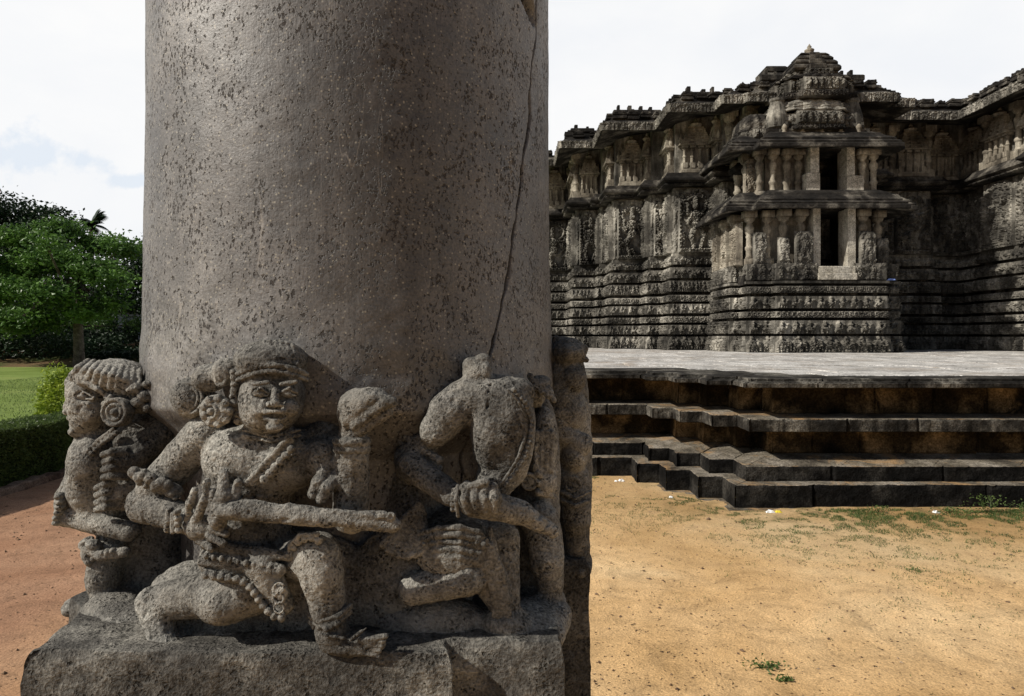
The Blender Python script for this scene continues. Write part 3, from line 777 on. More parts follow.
def pcourse(name, prof, mat, blocks=(.6, 1.5), seed=0, res=.016, **kw):
    V, Fc = sweep(Q, prof, res, joints(blocks, seed=seed, **kw), only=fine, edge=False)
    k = len(Q) - 1
    V2, F2 = sweep(Q, prof, .3, None, only=[i for i in range(k) if i not in fine], rowres=.3)
    mesh_obj(name, np.concatenate([V, V2]), np.concatenate([Fc, F2 + len(V)]), mat, plat)
pcourse('footing', [(.09, -.1), (.09, .018), (.0, .022)], M['plat_slope'], seed=9)
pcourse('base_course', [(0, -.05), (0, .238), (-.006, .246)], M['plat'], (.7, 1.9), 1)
pcourse('tread', [(-.004, .244), (-.012, .250), (-.20, .255)], M['plat_slope'], (.7, 1.9), 1)
pcourse('lower_course', [(-.15, .25), (-.15, .398), (-.156, .405)], M['plat'], (.6, 1.6), 2)
pcourse('tread', [(-.154, .403), (-.162, .409), (-.19, .412)], M['plat_slope'], (.6, 1.6), 2)
pcourse('sloping_course', [(-.18, .410), (-.30, .432), (-.48, .452), (-.60, .462), (-.62, .47)], M['plat_slope'], (.5, 1.3), 3)
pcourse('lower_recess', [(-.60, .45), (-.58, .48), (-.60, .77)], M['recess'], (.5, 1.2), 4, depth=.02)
pcourse('middle_band', [(-.62, .755), (-.22, .748), (-.21, .755), (-.205, .868), (-.212, .876)], M['plat_band'], (.6, 1.7), 5)
pcourse('tread', [(-.210, .874), (-.222, .884), (-.62, .892)], M['plat_slope'], (.6, 1.7), 5)
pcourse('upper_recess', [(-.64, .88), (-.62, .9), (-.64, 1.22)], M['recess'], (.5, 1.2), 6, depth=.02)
pcourse('coping', [(-.66, 1.20), (-.16, 1.205), (-.12, 1.215), (-.12, 1.255), (-.15, 1.262), (-.15, 1.268), (-.20, 1.272), (-.20, 1.296), (-.22, 1.30), (-.9, 1.302)], M['plat_band'], (.7, 1.8), 7, chip=.012)
# pilaster blocks in the recesses
pb = []
for s in sorted(fine):
    a = Vector(Q[s]); b = Vector(Q[s + 1]); Ls = (b - a).length; u = (b - a) / Ls; n = Vector((u.y, -u.x))
    if n.x < -.5 or Ls < 1.0 or a.x < 2: continue
    k = max(1, int(Ls / 1.15))
    for i in range(k):
        c = a + u * (Ls * (i + .5) / k + ru(-.15, .15)) - n * .64
        for z0, z1 in ((.462, .758), (.885, 1.212)):
            if R() < .55: continue
            w = ru(.02, .04); mb = MB(((c.x, c.y, 0), u, n)); mb.bbox(-w, w, -.02, .035, z0, z1, .012); mb.build('recess_pier', M['recess'], plat)
# paved top
qi = [tuple(p) for p in offset_poly(Q, -.5)]
poly_top = [(x, y, 1.300) for x, y in qi] + [(26, 36, 1.300)]
mesh_obj('paving', np.array(poly_top), [tuple(range(len(poly_top)))[::-1]], M['paving'], plat)
# individual worn paving slabs near the edge
random.seed(21)
y = 7.45; ps = MB()
while y < 19:
    dy = ru(.5, .95); x = .3 + ru(-.4, 0)
    while x < 14.5:
        dx = ru(.6, 1.7)
        inside = (y > 9.0) or (y > 7.4 and x > 2.7) or (y > 8.2 and x > 2.0)
        if inside and not (x > 5.2 and x < 10.4 and y > 16.9):
            t = ru(-.004, .004)
            ps.bbox(x + .012, x + dx - .012, y + .012, y + dy - .012, 1.29, 1.309 + t, .004)
        x += dx
    y += dy
ps.build('paving_slabs', M['paving'], plat)

# ================================================================== GROUND
def ground_material():
    m, nt, p = newmat('sandy_earth')
    v = coords(nt)
    n1 = noise(nt, v, .55, 5, .6, .4); n2 = noise(nt, v, 4, 8, .72, .5); n3 = noise(nt, v, 90, 4, .7)
    c = ramp(nt, n1, [(.32, (.47, .29, .125)), (.5, (.62, .41, .205)), (.68, (.70, .51, .29))])
    # the path left of the pillar is redder and darker
    sx = N(nt, 'ShaderNodeSeparateXYZ'); L(nt, N(nt, 'ShaderNodeNewGeometry').outputs['Position'], sx.inputs[0])
    fx = N(nt, 'ShaderNodeMapRange'); fx.inputs[1].default_value = -.5; fx.inputs[2].default_value = -3.0; L(nt, sx.outputs[0], fx.inputs[0])
    c = mix(nt, fx.outputs[0], c, mix(nt, ramp(nt, n1, [(.4, 0), (.6, 1)]), (.30, .165, .098), (.40, .24, .15)))
    c = mix(nt, .65, c, ramp(nt, n2, [(.33, .55), (.5, 1.0), (.68, 1.28)]), 'MULTIPLY')
    c = mix(nt, .75, c, ramp(nt, n3, [(.3, .45), (.5, 1.0), (.7, 1.45)]), 'MULTIPLY')
    # grass-stained ground by the platform foot
    vo = N(nt, 'ShaderNodeTexVoronoi'); vo.inputs['Scale'].default_value = 38; L(nt, v, vo.inputs['Vector'])
    sel = N(nt, 'ShaderNodeSeparateColor'); L(nt, vo.outputs['Color'], sel.inputs[0])
    spot = math_(nt, 'MULTIPLY', math_(nt, 'GREATER_THAN', sel.outputs[1], .86), math_(nt, 'LESS_THAN', vo.outputs['Distance'], .26))
    c = mix(nt, math_(nt, 'MULTIPLY', spot, .7), c, (.07, .04, .02))
    fy = N(nt, 'ShaderNodeMapRange'); fy.inputs[1].default_value = 4.6; fy.inputs[2].default_value = 6.8; L(nt, sx.outputs[1], fy.inputs[0])
    fr = N(nt, 'ShaderNodeMapRange'); fr.inputs[1].default_value = .2; fr.inputs[2].default_value = 2.5; L(nt, sx.outputs[0], fr.inputs[0])
    g = math_(nt, 'MULTIPLY', math_(nt, 'MULTIPLY', fy.outputs[0], fr.outputs[0]), ramp(nt, n2, [(.4, 0.0), (.58, .8)]))
    c = mix(nt, g, c, (.12, .10, .045))
    L(nt, c, p.inputs['Base Color']); p.inputs['Roughness'].default_value = .95; p.inputs['Specular IOR Level'].default_value = .1
    nb = bump(nt, n2, .8, .03); nb = bump(nt, n3, .9, .006, nb); nb = bump(nt, math_(nt, 'MULTIPLY', spot, 1.0), .8, .006, nb)
    L(nt, nb, p.inputs['Normal'])
    return m
M['earth'] = ground_material()
g = mesh_obj('ground', np.array([(-400, -200, 0), (400, -200, 0), (400, 600, 0), (-400, 600, 0)]), [(0, 1, 2, 3)], M['earth']); tag(g, kind='structure')
def gz(x, y): return .004 + .02 * fbm(x, y, 0 * x, .9, 3, 4) + .006 * fbm(x, y, 0 * x, 8, 3, 9)
# near ground with real unevenness
xs = np.arange(-6, 9, .03); ys = np.arange(2.6, 8.6, .03); X, Y = np.meshgrid(xs, ys)
Z = .012 + .022 * fbm(X, Y, X * 0, .8, 3, 4) + .006 * fbm(X, Y, X * 0, 6, 4, 9)
e = np.minimum.reduce([X + 6, 9 - X, Y - 2.6, 8.6 - Y]); Z = np.where(e < .05, -.02, Z + .006)
idx = np.arange(X.size).reshape(X.shape)
Fc = np.stack([idx[:-1, :-1], idx[:-1, 1:], idx[1:, 1:], idx[1:, :-1]], -1).reshape(-1, 4)
g2 = mesh_obj('path', np.stack([X, Y, Z], -1).reshape(-1, 3), Fc, M['earth'], None, True); tag(g2, kind='structure')
def hz(x, y): 
    x = np.asarray([x], float); y = np.asarray([y], float)
    return float((.018 + .022 * fbm(x, y, x * 0, .8, 3, 4) + .006 * fbm(x, y, x * 0, 6, 4, 9))[0])

# pebbles: more than could be counted
M['pebble'] = stone('pebble', (.09, .055, .035), (.2, .13, .08), (.4, .3, .2), 12, 40, 200)
pv = []; pf = []; base = 0
octv = np.array([(1, 0, 0), (-1, 0, 0), (0, 1, 0), (0, -1, 0), (0, 0, 1), (0, 0, -1)], float)
octf = np.array([(0, 2, 4), (2, 1, 4), (1, 3, 4), (3, 0, 4), (2, 0, 5), (1, 2, 5), (3, 1, 5), (0, 3, 5)])
n = 5200; px_ = RNG.uniform(-5.5, 6.5, n); py_ = RNG.uniform(3, 8.2, n) 
zz = .018 + .022 * fbm(px_, py_, px_ * 0, .8, 3, 4) + .006 * fbm(px_, py_, px_ * 0, 6, 4, 9)
sz = RNG.gamma(1.5, .0022, n) + .0015
for i in range(n):
    s = sz[i] * RNG.uniform(.6, 1.3, 3); a = RNG.uniform(0, 6.28); c_, s_ = math.cos(a), math.sin(a)
    q = octv * s; q = np.stack([q[:, 0] * c_ - q[:, 1] * s_, q[:, 0] * s_ + q[:, 1] * c_, q[:, 2] * .7], -1)
    pv.append(q + (px_[i], py_[i], zz[i] + s[2] * .3)); pf.append(octf + base); base += 6
pb = mesh_obj('pebbles', np.concatenate(pv), np.concatenate(pf), M['pebble']); tag(pb, 'small pebbles and crumbs of earth scattered over the sandy ground', 'pebbles', kind='stuff')

# leaf cards ------------------------------------------------------------
def cards(C, size, asp=.5, up=.0, rng=RNG, fold=True):
    """small folded leaves at centres C (n,3): two quads each"""
    n = len(C); size = np.broadcast_to(np.asarray(size, float), (n,))
    d = rng.normal(size=(n, 3)); d[:, 2] = d[:, 2] * .6 + up; d /= np.linalg.norm(d, axis=1, keepdims=True)
    t = rng.normal(size=(n, 3)); w = np.cross(d, t); w /= np.linalg.norm(w, axis=1, keepdims=True) + 1e-9
    nn = np.cross(d, w)
    a = C - d * size[:, None] * .5; b = C + d * size[:, None] * .5
    l = C + w * (size * asp * .5)[:, None] + nn * (size * .12)[:, None]; r = C - w * (size * asp * .5)[:, None] + nn * (size * .12)[:, None]
    V = np.stack([a, l, b, r], 1).reshape(-1, 3); i = np.arange(n)[:, None] * 4
    Fc = np.concatenate([i + np.array([[0, 1, 2]]), i + np.array([[0, 2, 3]])])
    return V, Fc
def blades(C, h, w, lean=.5, rng=RNG):
    n = len(C); h = np.broadcast_to(np.asarray(h, float), (n,)); a = rng.uniform(0, 6.283, n); ln = rng.uniform(0, lean, n) * h
    dx, dy = np.cos(a), np.sin(a); sx, sy = -dy * w, dx * w
    p0 = C + np.stack([sx, sy, 0 * a], 1); p1 = C - np.stack([sx, sy, 0 * a], 1)
    mid = C + np.stack([dx * ln * .35, dy * ln * .35, h * .6], 1); m0 = mid + np.stack([sx, sy, 0 * a], 1) * .7; m1 = mid - np.stack([sx, sy, 0 * a], 1) * .7
    tp = C + np.stack([dx * ln, dy * ln, h], 1)
    V = np.stack([p0, p1, m1, m0, tp], 1).reshape(-1, 3); i = np.arange(n)[:, None] * 5
    Fc = np.concatenate([i + np.array([[0, 1, 2]]), i + np.array([[0, 2, 3]]), i + np.array([[3, 2, 4]])])
    return V, Fc
def on_ground(x, y): return np.stack([x, y, .012 + .022 * fbm(x, y, x * 0, .8, 3, 4) + .006 * fbm(x, y, x * 0, 6, 4, 9)], -1)
# grass: dense by the platform foot, thinning toward the camera
n = 150000; x = RNG.uniform(.6, 8, n); y = 6.72 - RNG.gamma(1.1, .9, n)
edge = np.where(x > 2.24, 6.74, 6.74 + (2.24 - x) * 1.45); y = y + (edge - 6.74)
pt = .8 * fbm(x, y, x * 0, 1.6, 3, 31) + 1.0 * fbm(x, y, x * 0, 11, 2, 33) + np.clip((x - 2.2) * .05, -.2, .16) - (edge - y) * .05
k = (pt > .06 + .12 * (y > edge - .25)) & (y > 3.2) & (y < edge); C = on_ground(x[k], y[k])
near = np.clip(1 - (edge[k] - y[k]) / .9, 0, 1)
V, Fc = blades(C, RNG.uniform(.006, .024, len(C)) * (1 + near * .6 * (x[k] > 3)), .0022, 1.2)
tag(mesh_obj('grass', V, Fc, M['weed']), 'thin short grass on the sand along the foot of the platform', 'grass', kind='stuff')
# taller weeds at the wall foot: each clump a plant
def weed(x, y, r, h, n, label, big=.03):
    C = on_ground(np.full(n, x), np.full(n, y)) + np.stack([RNG.normal(0, r * .5, n), RNG.normal(0, r * .35, n), RNG.uniform(0.005, h, n)], -1)
    V, Fc = cards(C, RNG.uniform(big * .5, big, n), .5, .4)
    o = empty('weed', (x, y, 0), label, 'weed', 'weeds growing on the sand'); mesh_obj('leaves', V, Fc, M['weed'], o)
    st = MB(); 
    for _ in range(6):
        q = (x + ru(-r, r) * .6, y + ru(-r, r) * .4); st.tube([(x + (q[0] - x) * .2, y, .01), (q[0], q[1], h * ru(.6, 1.0))], .002, 4)
    st.build('stem', M['weed'], o)
weed(4.62, 6.62, .16, .17, 240, 'tallest leafy weed at the platform foot, near the right edge')
weed(4.98, 6.6, .20, .11, 260, 'bushy weed at the platform foot, rightmost in view')
weed(4.25, 6.55, .18, .07, 200, 'low spreading weed at the platform foot, left of the tallest weed')
weed(3.55, 6.62, .12, .07, 120, 'low weed at the platform foot, farthest left along the wall')
weed(1.32, 3.56, .10, .035, 90, 'green creeping weed on the open sand, the larger of the front pair', .03)
weed(1.36, 3.42, .05, .03, 40, 'tiny green creeping weed on the open sand, nearest to the bottom edge', .03)
weed(2.97, 5.0, .07, .02, 50, 'flat weed patch midway across the open sand at right', .025)
# fallen leaves
lf = []
M['dead'] = stone('dead_leaf', (.03, .018, .01), (.07, .045, .025), (.14, .09, .05), 8, 40, 160)
x = np.concatenate([RNG.uniform(.3, 6, 420), RNG.normal(.75, .35, 130), RNG.uniform(-5.2, -2.2, 120)]); y = np.concatenate([RNG.uniform(3.2, 6.5, 420), RNG.normal(3.75, .35, 130), RNG.uniform(3.2, 8, 120)])
C = on_ground(x, y) + (0, 0, .006); V, Fc = cards(C, RNG.uniform(.012, .036, len(C)), .55)
V[:, 2] = np.maximum((V[:, 2] - C[:, 2].repeat(4)) * .35 + C[:, 2].repeat(4), .012)
tag(mesh_obj('fallen_leaves', V, Fc, M['dead']), 'small dry leaves scattered on the sand', 'leaves', kind='stuff')
# scraps of litter
M['paper'] = newmat('paper')[0]; M['paper'].node_tree.nodes['Principled BSDF'].inputs['Base Color'].default_value = (.8, .8, .78, 1)
M['yellow'] = newmat('yellow_wrapper')[0]; M['yellow'].node_tree.nodes['Principled BSDF'].inputs['Base Color'].default_value = (.75, .6, .05, 1)
M['blue'] = newmat('blue_wrapper')[0]; M['blue'].node_tree.nodes['Principled BSDF'].inputs['Base Color'].default_value = (.25, .35, .75, 1)
def scrap(x, y, z, w, h, mat, label, cat='litter', par=None):
    rr = random.Random(int(x * 977)); n = 6; vs = []; fs = []
    for j in range(n):
        for i in range(n):
            vs.append((x + (i / (n - 1) - .5) * w + rr.uniform(-.1, .1) * w, y + (j / (n - 1) - .5) * w * .7 + rr.uniform(-.08, .08) * w, z + h * (.3 + .7 * rr.random()) * (1 if 0 < i < n - 1 and 0 < j < n - 1 else .15)))
    for j in range(n - 1):
        for i in range(n - 1): a = j * n + i; fs.append((a, a + 1, a + n + 1, a + n))
    return tag(mesh_obj('litter', np.array(vs), fs, mat), label, cat)
scrap(1.29, 8.05, hz(1.29, 8.05), .07, .03, M['paper'], 'crumpled white paper scrap on the sand beside the pillar, left of the platform corner blocks')
scrap(1.22, 8.0, hz(1.22, 8.0), .04, .02, M['paper'], 'smaller white paper scrap beside the crumpled one near the pillar')
scrap(1.69, 7.25, hz(1.69, 7.25), .045, .02, M['paper'], 'tiny white scrap on the sand before the stepped corner')
w1 = scrap(2.52, 6.66, hz(2.52, 6.66), .08, .03, M['paper'], 'white and yellow wrapper at the platform foot right of the corner')
scrap(2.60, 6.66, hz(2.6, 6.66), .06, .02, M['yellow'], 'yellow strip of wrapper touching the white one at the platform foot')
scrap(4.1, 6.6, hz(4.1, 6.6), .06, .03, M['paper'], 'pale paper scrap among the weeds left of the tallest weed')
scrap(9.72, 17.52, 3.15, .22, .06, M['blue'], 'small blue plastic scrap on the ledge of the shrine, right of the doorway')
# ================================================================== LAWN, HEDGE, TREES
def simple_green(name, a, b, c3, sc):
    m, nt, p = newmat(name); v = coords(nt)
    n1 = noise(nt, v, sc, 4, .6); n2 = noise(nt, v, 26, 4, .7)
    c = ramp(nt, n1, [(.35, a), (.5, b), (.66, c3)]); c = mix(nt, .7, c, ramp(nt, n2, [(.3, .5), (.5, 1), (.7, 1.4)]), 'MULTIPLY')
    L(nt, c, p.inputs['Base Color']); p.inputs['Roughness'].default_value = .9; p.inputs['Specular IOR Level'].default_value = .1
    L(nt, bump(nt, n2, .8, .05), p.inputs['Normal']); return m
M['lawn'] = simple_green('lawn', (.12, .17, .03), (.18, .25, .06), (.26, .30, .09), .25)
M['under'] = simple_green('undergrowth_soil', (.01, .014, .007), (.02, .025, .012), (.05, .035, .02), .6)
M['bank'] = simple_green('earth_bank', (.05, .075, .02), (.14, .10, .05), (.22, .11, .06), .3)
lx = np.linspace(-60, -6.0, 140); ly = np.linspace(-4, 36, 110); X, Y = np.meshgrid(lx, ly); Z = .03 + .05 * fbm(X, Y, X * 0, .12, 2, 3)
idx = np.arange(X.size).reshape(X.shape); Fg = np.stack([idx[:-1, :-1], idx[:-1, 1:], idx[1:, 1:], idx[1:, :-1]], -1).reshape(-1, 4)
tag(mesh_obj('lawn', np.stack([X, Y, Z + .03], -1).reshape(-1, 3), Fg, M['lawn'], None, True), kind='structure')
# strip of lawn continuing behind the pillar side of the hedge
n = 50000; x = RNG.uniform(-19, -6.2, n); y = RNG.uniform(8, 34, n)
V, Fc = blades(np.stack([x, y, .05 + .05 * fbm(x, y, x * 0, .12, 2, 3)], -1), RNG.uniform(.02, .06, n), .006, .8)
tag(mesh_obj('lawn_grass', V, Fc, M['weed']), 'short mown grass blades on the lawn beyond the hedge', 'grass', kind='stuff')
# rising bank at the far side of the lawn
bx = np.linspace(-70, -8, 90); by = np.linspace(35, 60, 40); X, Y = np.meshgrid(bx, by)
Z = .02 + np.clip((Y - 36) / 14, 0, 1) ** 1.2 * (1.0 + 1.6 * np.clip((X + 30) / 14, 0, 1)) + .25 * fbm(X, Y, X * 0, .4, 3, 8) * np.clip((Y - 35) / 3, 0, 1)
idx = np.arange(X.size).reshape(X.shape); Fg = np.stack([idx[:-1, :-1], idx[:-1, 1:], idx[1:, 1:], idx[1:, :-1]], -1).reshape(-1, 4)
tag(mesh_obj('bank', np.stack([X, Y, Z], -1).reshape(-1, 3), Fg, M['bank'], None, True), kind='structure')
# kerb of the path
def kx(y): return -5.47 - .045 * (8.4 - y) + .02 * max(0, y - 9) ** 1.5
kb = []
V = []; Fc = []
ys_ = np.arange(3, 15, .04)
for i, y in enumerate(ys_):
    j = .008 * math.sin(y * 23) + .01 * float(vnoise(np.array([y * 6]), np.array([0.]), np.array([0.]))[0])
    if (y % .62) < .05: j -= .012
    x = kx(y); V += [(x + .02 + j, y, -.02), (x + j, y, .07 + j), (x - .02 + j, y, .085 + j), (x - .13, y, .085 + j), (x - .15, y, 0)]
for i in range(len(ys_) - 1):
    for k in range(4): a = i * 5 + k; Fc.append((a, a + 1, a + 6, a + 5))
M['kerbstone'] = stone('kerb_brick', (.06, .035, .025), (.13, .08, .055), (.22, .16, .12), 3, 20, 90)
tag(mesh_obj('kerb', np.array(V), Fc, M['kerbstone']), kind='structure')
# hedge: twiggy core plus many small leaves
hedge = empty('hedge', (-5.9, 9, 0), 'long clipped dark green hedge along the edge of the red earth path', 'hedge')
V = []; Fc = []
ysd = np.arange(3, 15, .1)
for y in ysd:
    x = kx(y) - .17; V += [(x - .03, y, .03), (x - .02, y, .60), (x - .08, y, .66), (x - .55, y, .66), (x - .62, y, .6), (x - .62, y, .03)]
for i in range(len(ysd) - 1):
    for k in range(5): a = i * 6 + k; Fc.append((a, a + 1, a + 7, a + 6))
mesh_obj('twigs', np.array(V), Fc, M['under'], hedge)
n = 120000; y = RNG.uniform(4.5, 14, n); t = RNG.uniform(0, 1, n)
kxa = np.array([kx(q) for q in y]) - .16
side = t < .55
hx = np.where(side, kxa + .0 + RNG.normal(0, .018, n) , kxa - RNG.uniform(0, .6, n))
hzv = np.where(side, RNG.uniform(.05, .70, n), .68 + RNG.normal(0, .014, n)); hx += np.where(side, .03 * fbm(y, hzv, y * 0, 4, 2, 5), 0); hzv += np.where(side, 0, .03 * fbm(y, hx, y * 0, 3, 2, 6))
V, Fc = cards(np.stack([hx, y, hzv], -1), RNG.uniform(.018, .038, n), .55, .3)
mesh_obj('leaves', V, Fc, M['hedge'], hedge)
# yellow-green shrub on the lawn
sh = empty('shrub', (-7.18, 11.0, 0), 'small bright yellow-green shrub standing on the lawn behind the hedge', 'shrub')
n = 5200; d = RNG.normal(size=(n, 3)); d /= np.linalg.norm(d, axis=1, keepdims=True); rr = RNG.uniform(.35, 1, n) ** .5
lump = 1 + .35 * fbm(d[:, 0], d[:, 1], d[:, 2], 2.2, 2, 3)
C = np.stack([-7.18 + d[:, 0] * rr * .44 * lump, 11.0 + d[:, 1] * rr * .4 * lump, .68 + d[:, 2] * rr * .58 * lump], -1)
V, Fc = cards(C, RNG.uniform(.035, .085, n), .5, .3); mesh_obj('leaves', V, Fc, M['yellow_leaf'], sh)
st = MB(); 
for k in range(9): st.tube([(-7.18 + ru(-.05, .05), 11 + ru(-.05, .05), 0), (-7.18 + ru(-.15, .15), 11 + ru(-.15, .15), .4), (-7.18 + ru(-.3, .3), 11 + ru(-.3, .3), .95)], [.014, .01, .004], 5)
st.build('stem', M['bark'], sh)

def tree(name, label, group, base, trunk_h, trunk_r, clumps, leaf, nleaf, mat, limbs=True, lean=0, dens_shell=.6, flat=.7, parent_seed=1, asp=.55):
    rng = np.random.default_rng(parent_seed); rr = random.Random(parent_seed)
    o = empty(name, base, label, 'tree', group)
    bx, by, bz = base
    mb = MB()
    top = (bx + lean, by, bz + trunk_h)
    mb.tube([(bx, by, bz - .1), (bx + lean * .2, by, bz + trunk_h * .15), (bx + lean * .4 + rr.uniform(-.1, .1), by, bz + trunk_h * .55), top], [trunk_r * 1.3, trunk_r, trunk_r * .85, trunk_r * .7], 10)
    tot = sum(c[3] * c[4] * c[3] for c in clumps)
    Vs = []; Fs = []; base_i = 0
    for (cx_, cy_, cz_, rx, rz) in clumps:
        if limbs and rr.random() < .75:
            p0 = Vector(top) * .6 + Vector((bx, by, bz)) * .4 if rr.random() < .5 else Vector(top)
            p1 = Vector((cx_, cy_, cz_)); md = p0.lerp(p1, .5) + Vector((rr.uniform(-.3, .3), rr.uniform(-.3, .3), rr.uniform(-.1, .3)))
            mb.tube([tuple(p0), tuple(md), tuple(p1)], [trunk_r * .5, trunk_r * .3, trunk_r * .12], 6)
            for _ in range(3):
                q = p1 + Vector((rr.uniform(-rx, rx), rr.uniform(-rx, rx), rr.uniform(-rz * .3, rz))) * .8
                mb.tube([tuple(md.lerp(p1, .6)), tuple(q)], [trunk_r * .14, trunk_r * .05], 4)
        n = max(60, int(nleaf * rx * rx * rz / tot)); 
        # sprays of leaves inside the clump
        ns = max(8, n // 22); d = rng.normal(size=(ns, 3)); d /= np.linalg.norm(d, axis=1, keepdims=True)
        r = rng.uniform(dens_shell ** 3, 1.05, ns) ** (1 / 3); lump = 1 + .3 * fbm(d[:, 0] * 1 + cx_, d[:, 1], d[:, 2] + cz_, 2.5, 2, 3)
        d[:, 2] = np.where(d[:, 2] < 0, d[:, 2] * flat, d[:, 2])
        Cc = np.array([cx_, cy_, cz_]) + d * (r * lump)[:, None] * np.array([rx, rx * .9, rz])
        sp = leaf * 1.6
        C = Cc[rng.integers(0, ns, n)] + rng.normal(0, sp, (n, 3)) * np.array([1, 1, .55])
        V, Fc = cards(C, rng.uniform(leaf * .6, leaf * 1.25, n), asp, -.15, rng); Vs.append(V); Fs.append(Fc + base_i); base_i += len(V)
    mb.build('trunk', M['bark'], o, True)
    mesh_obj('crown', np.concatenate(Vs), np.concatenate(Fs), mat, o)
    return o
def PT(px, py, Y): return ((px - 512) / F * Y, Y, H - (py - HY) / F * Y)
def cl(px, py, Y, rpx, rzpx): x, y, z = PT(px, py, Y); return (x, y, z, rpx * Y / F, rzpx * Y / F)
GR = 'trees beyond the lawn'
# main tree: layered crown, thin trunk
Ym = 37
cm = [cl(55, 228, Ym, 22, 13), cl(20, 238, Ym, 26, 13), cl(82, 240, Ym, 24, 14), cl(118, 248, Ym, 22, 11), cl(60, 262, Ym, 34, 14), cl(10, 268, Ym, 28, 16), cl(105, 272, Ym, 28, 13),
      cl(130, 285, Ym, 16, 12), cl(-20, 255, Ym, 26, 20), cl(38, 292, Ym, 28, 12), cl(78, 296, Ym, 26, 12), cl(5, 300, Ym, 24, 14), cl(112, 304, Ym, 20, 10), cl(-28, 295, Ym, 24, 16), cl(50, 318, Ym - 1, 13, 8), cl(30, 312, Ym, 20, 10), cl(68, 246, Ym - 2, 16, 9), cl(45, 322, Ym, 22, 11), cl(100, 314, Ym, 20, 10), cl(15, 326, Ym, 22, 11), cl(66, 308, Ym - 1, 16, 9)]
for q in range(len(cm)): c = list(cm[q]); c[1] += random.uniform(-2.2, 1.8); cm[q] = tuple(c)
b = PT(79, 367, Ym)
tree('broadleaf_tree', 'green broadleaf tree with layered crown and thin trunk at the lawn edge', GR, (b[0], Ym, .05), 4.6, .27, [(x_, y_, z_, a_ * .76, b_ * .64) for x_, y_, z_, a_, b_ in cm], .25, 27000, M['leaf'], parent_seed=3, dens_shell=.45)
# dark tree behind
cd = [cl(15, 212, 46, 26, 16), cl(48, 218, 46, 22, 14), cl(-15, 215, 46, 30, 20), cl(30, 240, 46, 34, 22), cl(68, 242, 46, 16, 16), cl(0, 270, 46, 40, 26), cl(60, 270, 46, 30, 24), cl(-40, 250, 46, 34, 30)]
tree('dark_tree', 'taller very dark tree rising behind the broadleaf tree at left', GR, (-34, 46, .5), 6.5, .4, cd, .26, 22000, M['leaf_dark'], parent_seed=5)
ce = [cl(128, 262, 44, 18, 16), cl(148, 275, 44, 22, 22), cl(118, 290, 44, 22, 14), cl(140, 305, 44, 22, 12), cl(170, 262, 44, 26, 28), cl(100, 300, 44, 20, 12)]
tree('dark_tree', 'dark rounded tree close to the left edge of the pillar, behind the palm', GR, (-23.5, 44, .9), 5.0, .3, ce, .2, 16000, M['leaf_dark'], parent_seed=6)
cf = [cl(8, 322, 42, 30, 14), cl(-30, 318, 42, 30, 22), cl(50, 325, 43, 22, 12), cl(30, 335, 43, 22, 10), cl(100, 322, 45, 14, 8), cl(140, 326, 45, 18, 9)]
tree('bushy_tree', 'low bushy tree under the layered crown at the far left', GR, (-31, 42, .3), 2.0, .18, cf, .2, 12000, M['leaf'], parent_seed=8)
# undergrowth mass in the shade
n = 26000; x = RNG.uniform(-42, -20, n); y = RNG.uniform(38.5, 47, n); h = np.where(x < -24.5, 1.5, .55) * (1 + .5 * fbm(x, y, x * 0, .5, 2, 5)); z = RNG.uniform(0, 1, n) ** .7 * h + .15 + np.clip((y - 36) / 14, 0, 1) * .8
V, Fc = cards(np.stack([x, y, z], -1), RNG.uniform(.14, .32, n), .5, .2)
tag(mesh_obj('undergrowth', V, Fc, M['leaf_dark']), 'dark tangled undergrowth beneath the trees past the lawn', 'undergrowth', kind='stuff')
x = np.linspace(-90, 10, 160)
V = []; Fc = []
for i, q in enumerate(x): V += [(q, 56 + .8 * math.sin(q), .3), (q, 56 + .8 * math.sin(q * 1.3), 2.6 + .9 * float(vnoise(np.array([q * .6]), np.array([1.]), np.array([0.]))[0])), (q, 59, .3)]
for i in range(len(x) - 1): a = i * 3; Fc += [(a, a + 3, a + 4, a + 1), (a + 1, a + 4, a + 5, a + 2)]
tag(mesh_obj('far_terrain', np.array(V), Fc, M['under']), kind='structure')
n = 60000; x = RNG.uniform(-75, 8, n); y = RNG.uniform(52, 60, n); hh = (4.3 + 1.6 * fbm(x, y * 0, x * 0, .22, 3, 15)) * np.sqrt(np.clip(1 - ((y - 57) / 5.5) ** 2, .05, 1)); z = hh * RNG.uniform(0, 1, n) ** .45
V, Fc = cards(np.stack([x, y, z + .6], -1), RNG.uniform(.25, .55, n), .5, .1)
tag(mesh_obj('far_wood', V, Fc, M['leaf_dark']), 'dense dark wood closing the view behind the trees', 'wood', kind='stuff')
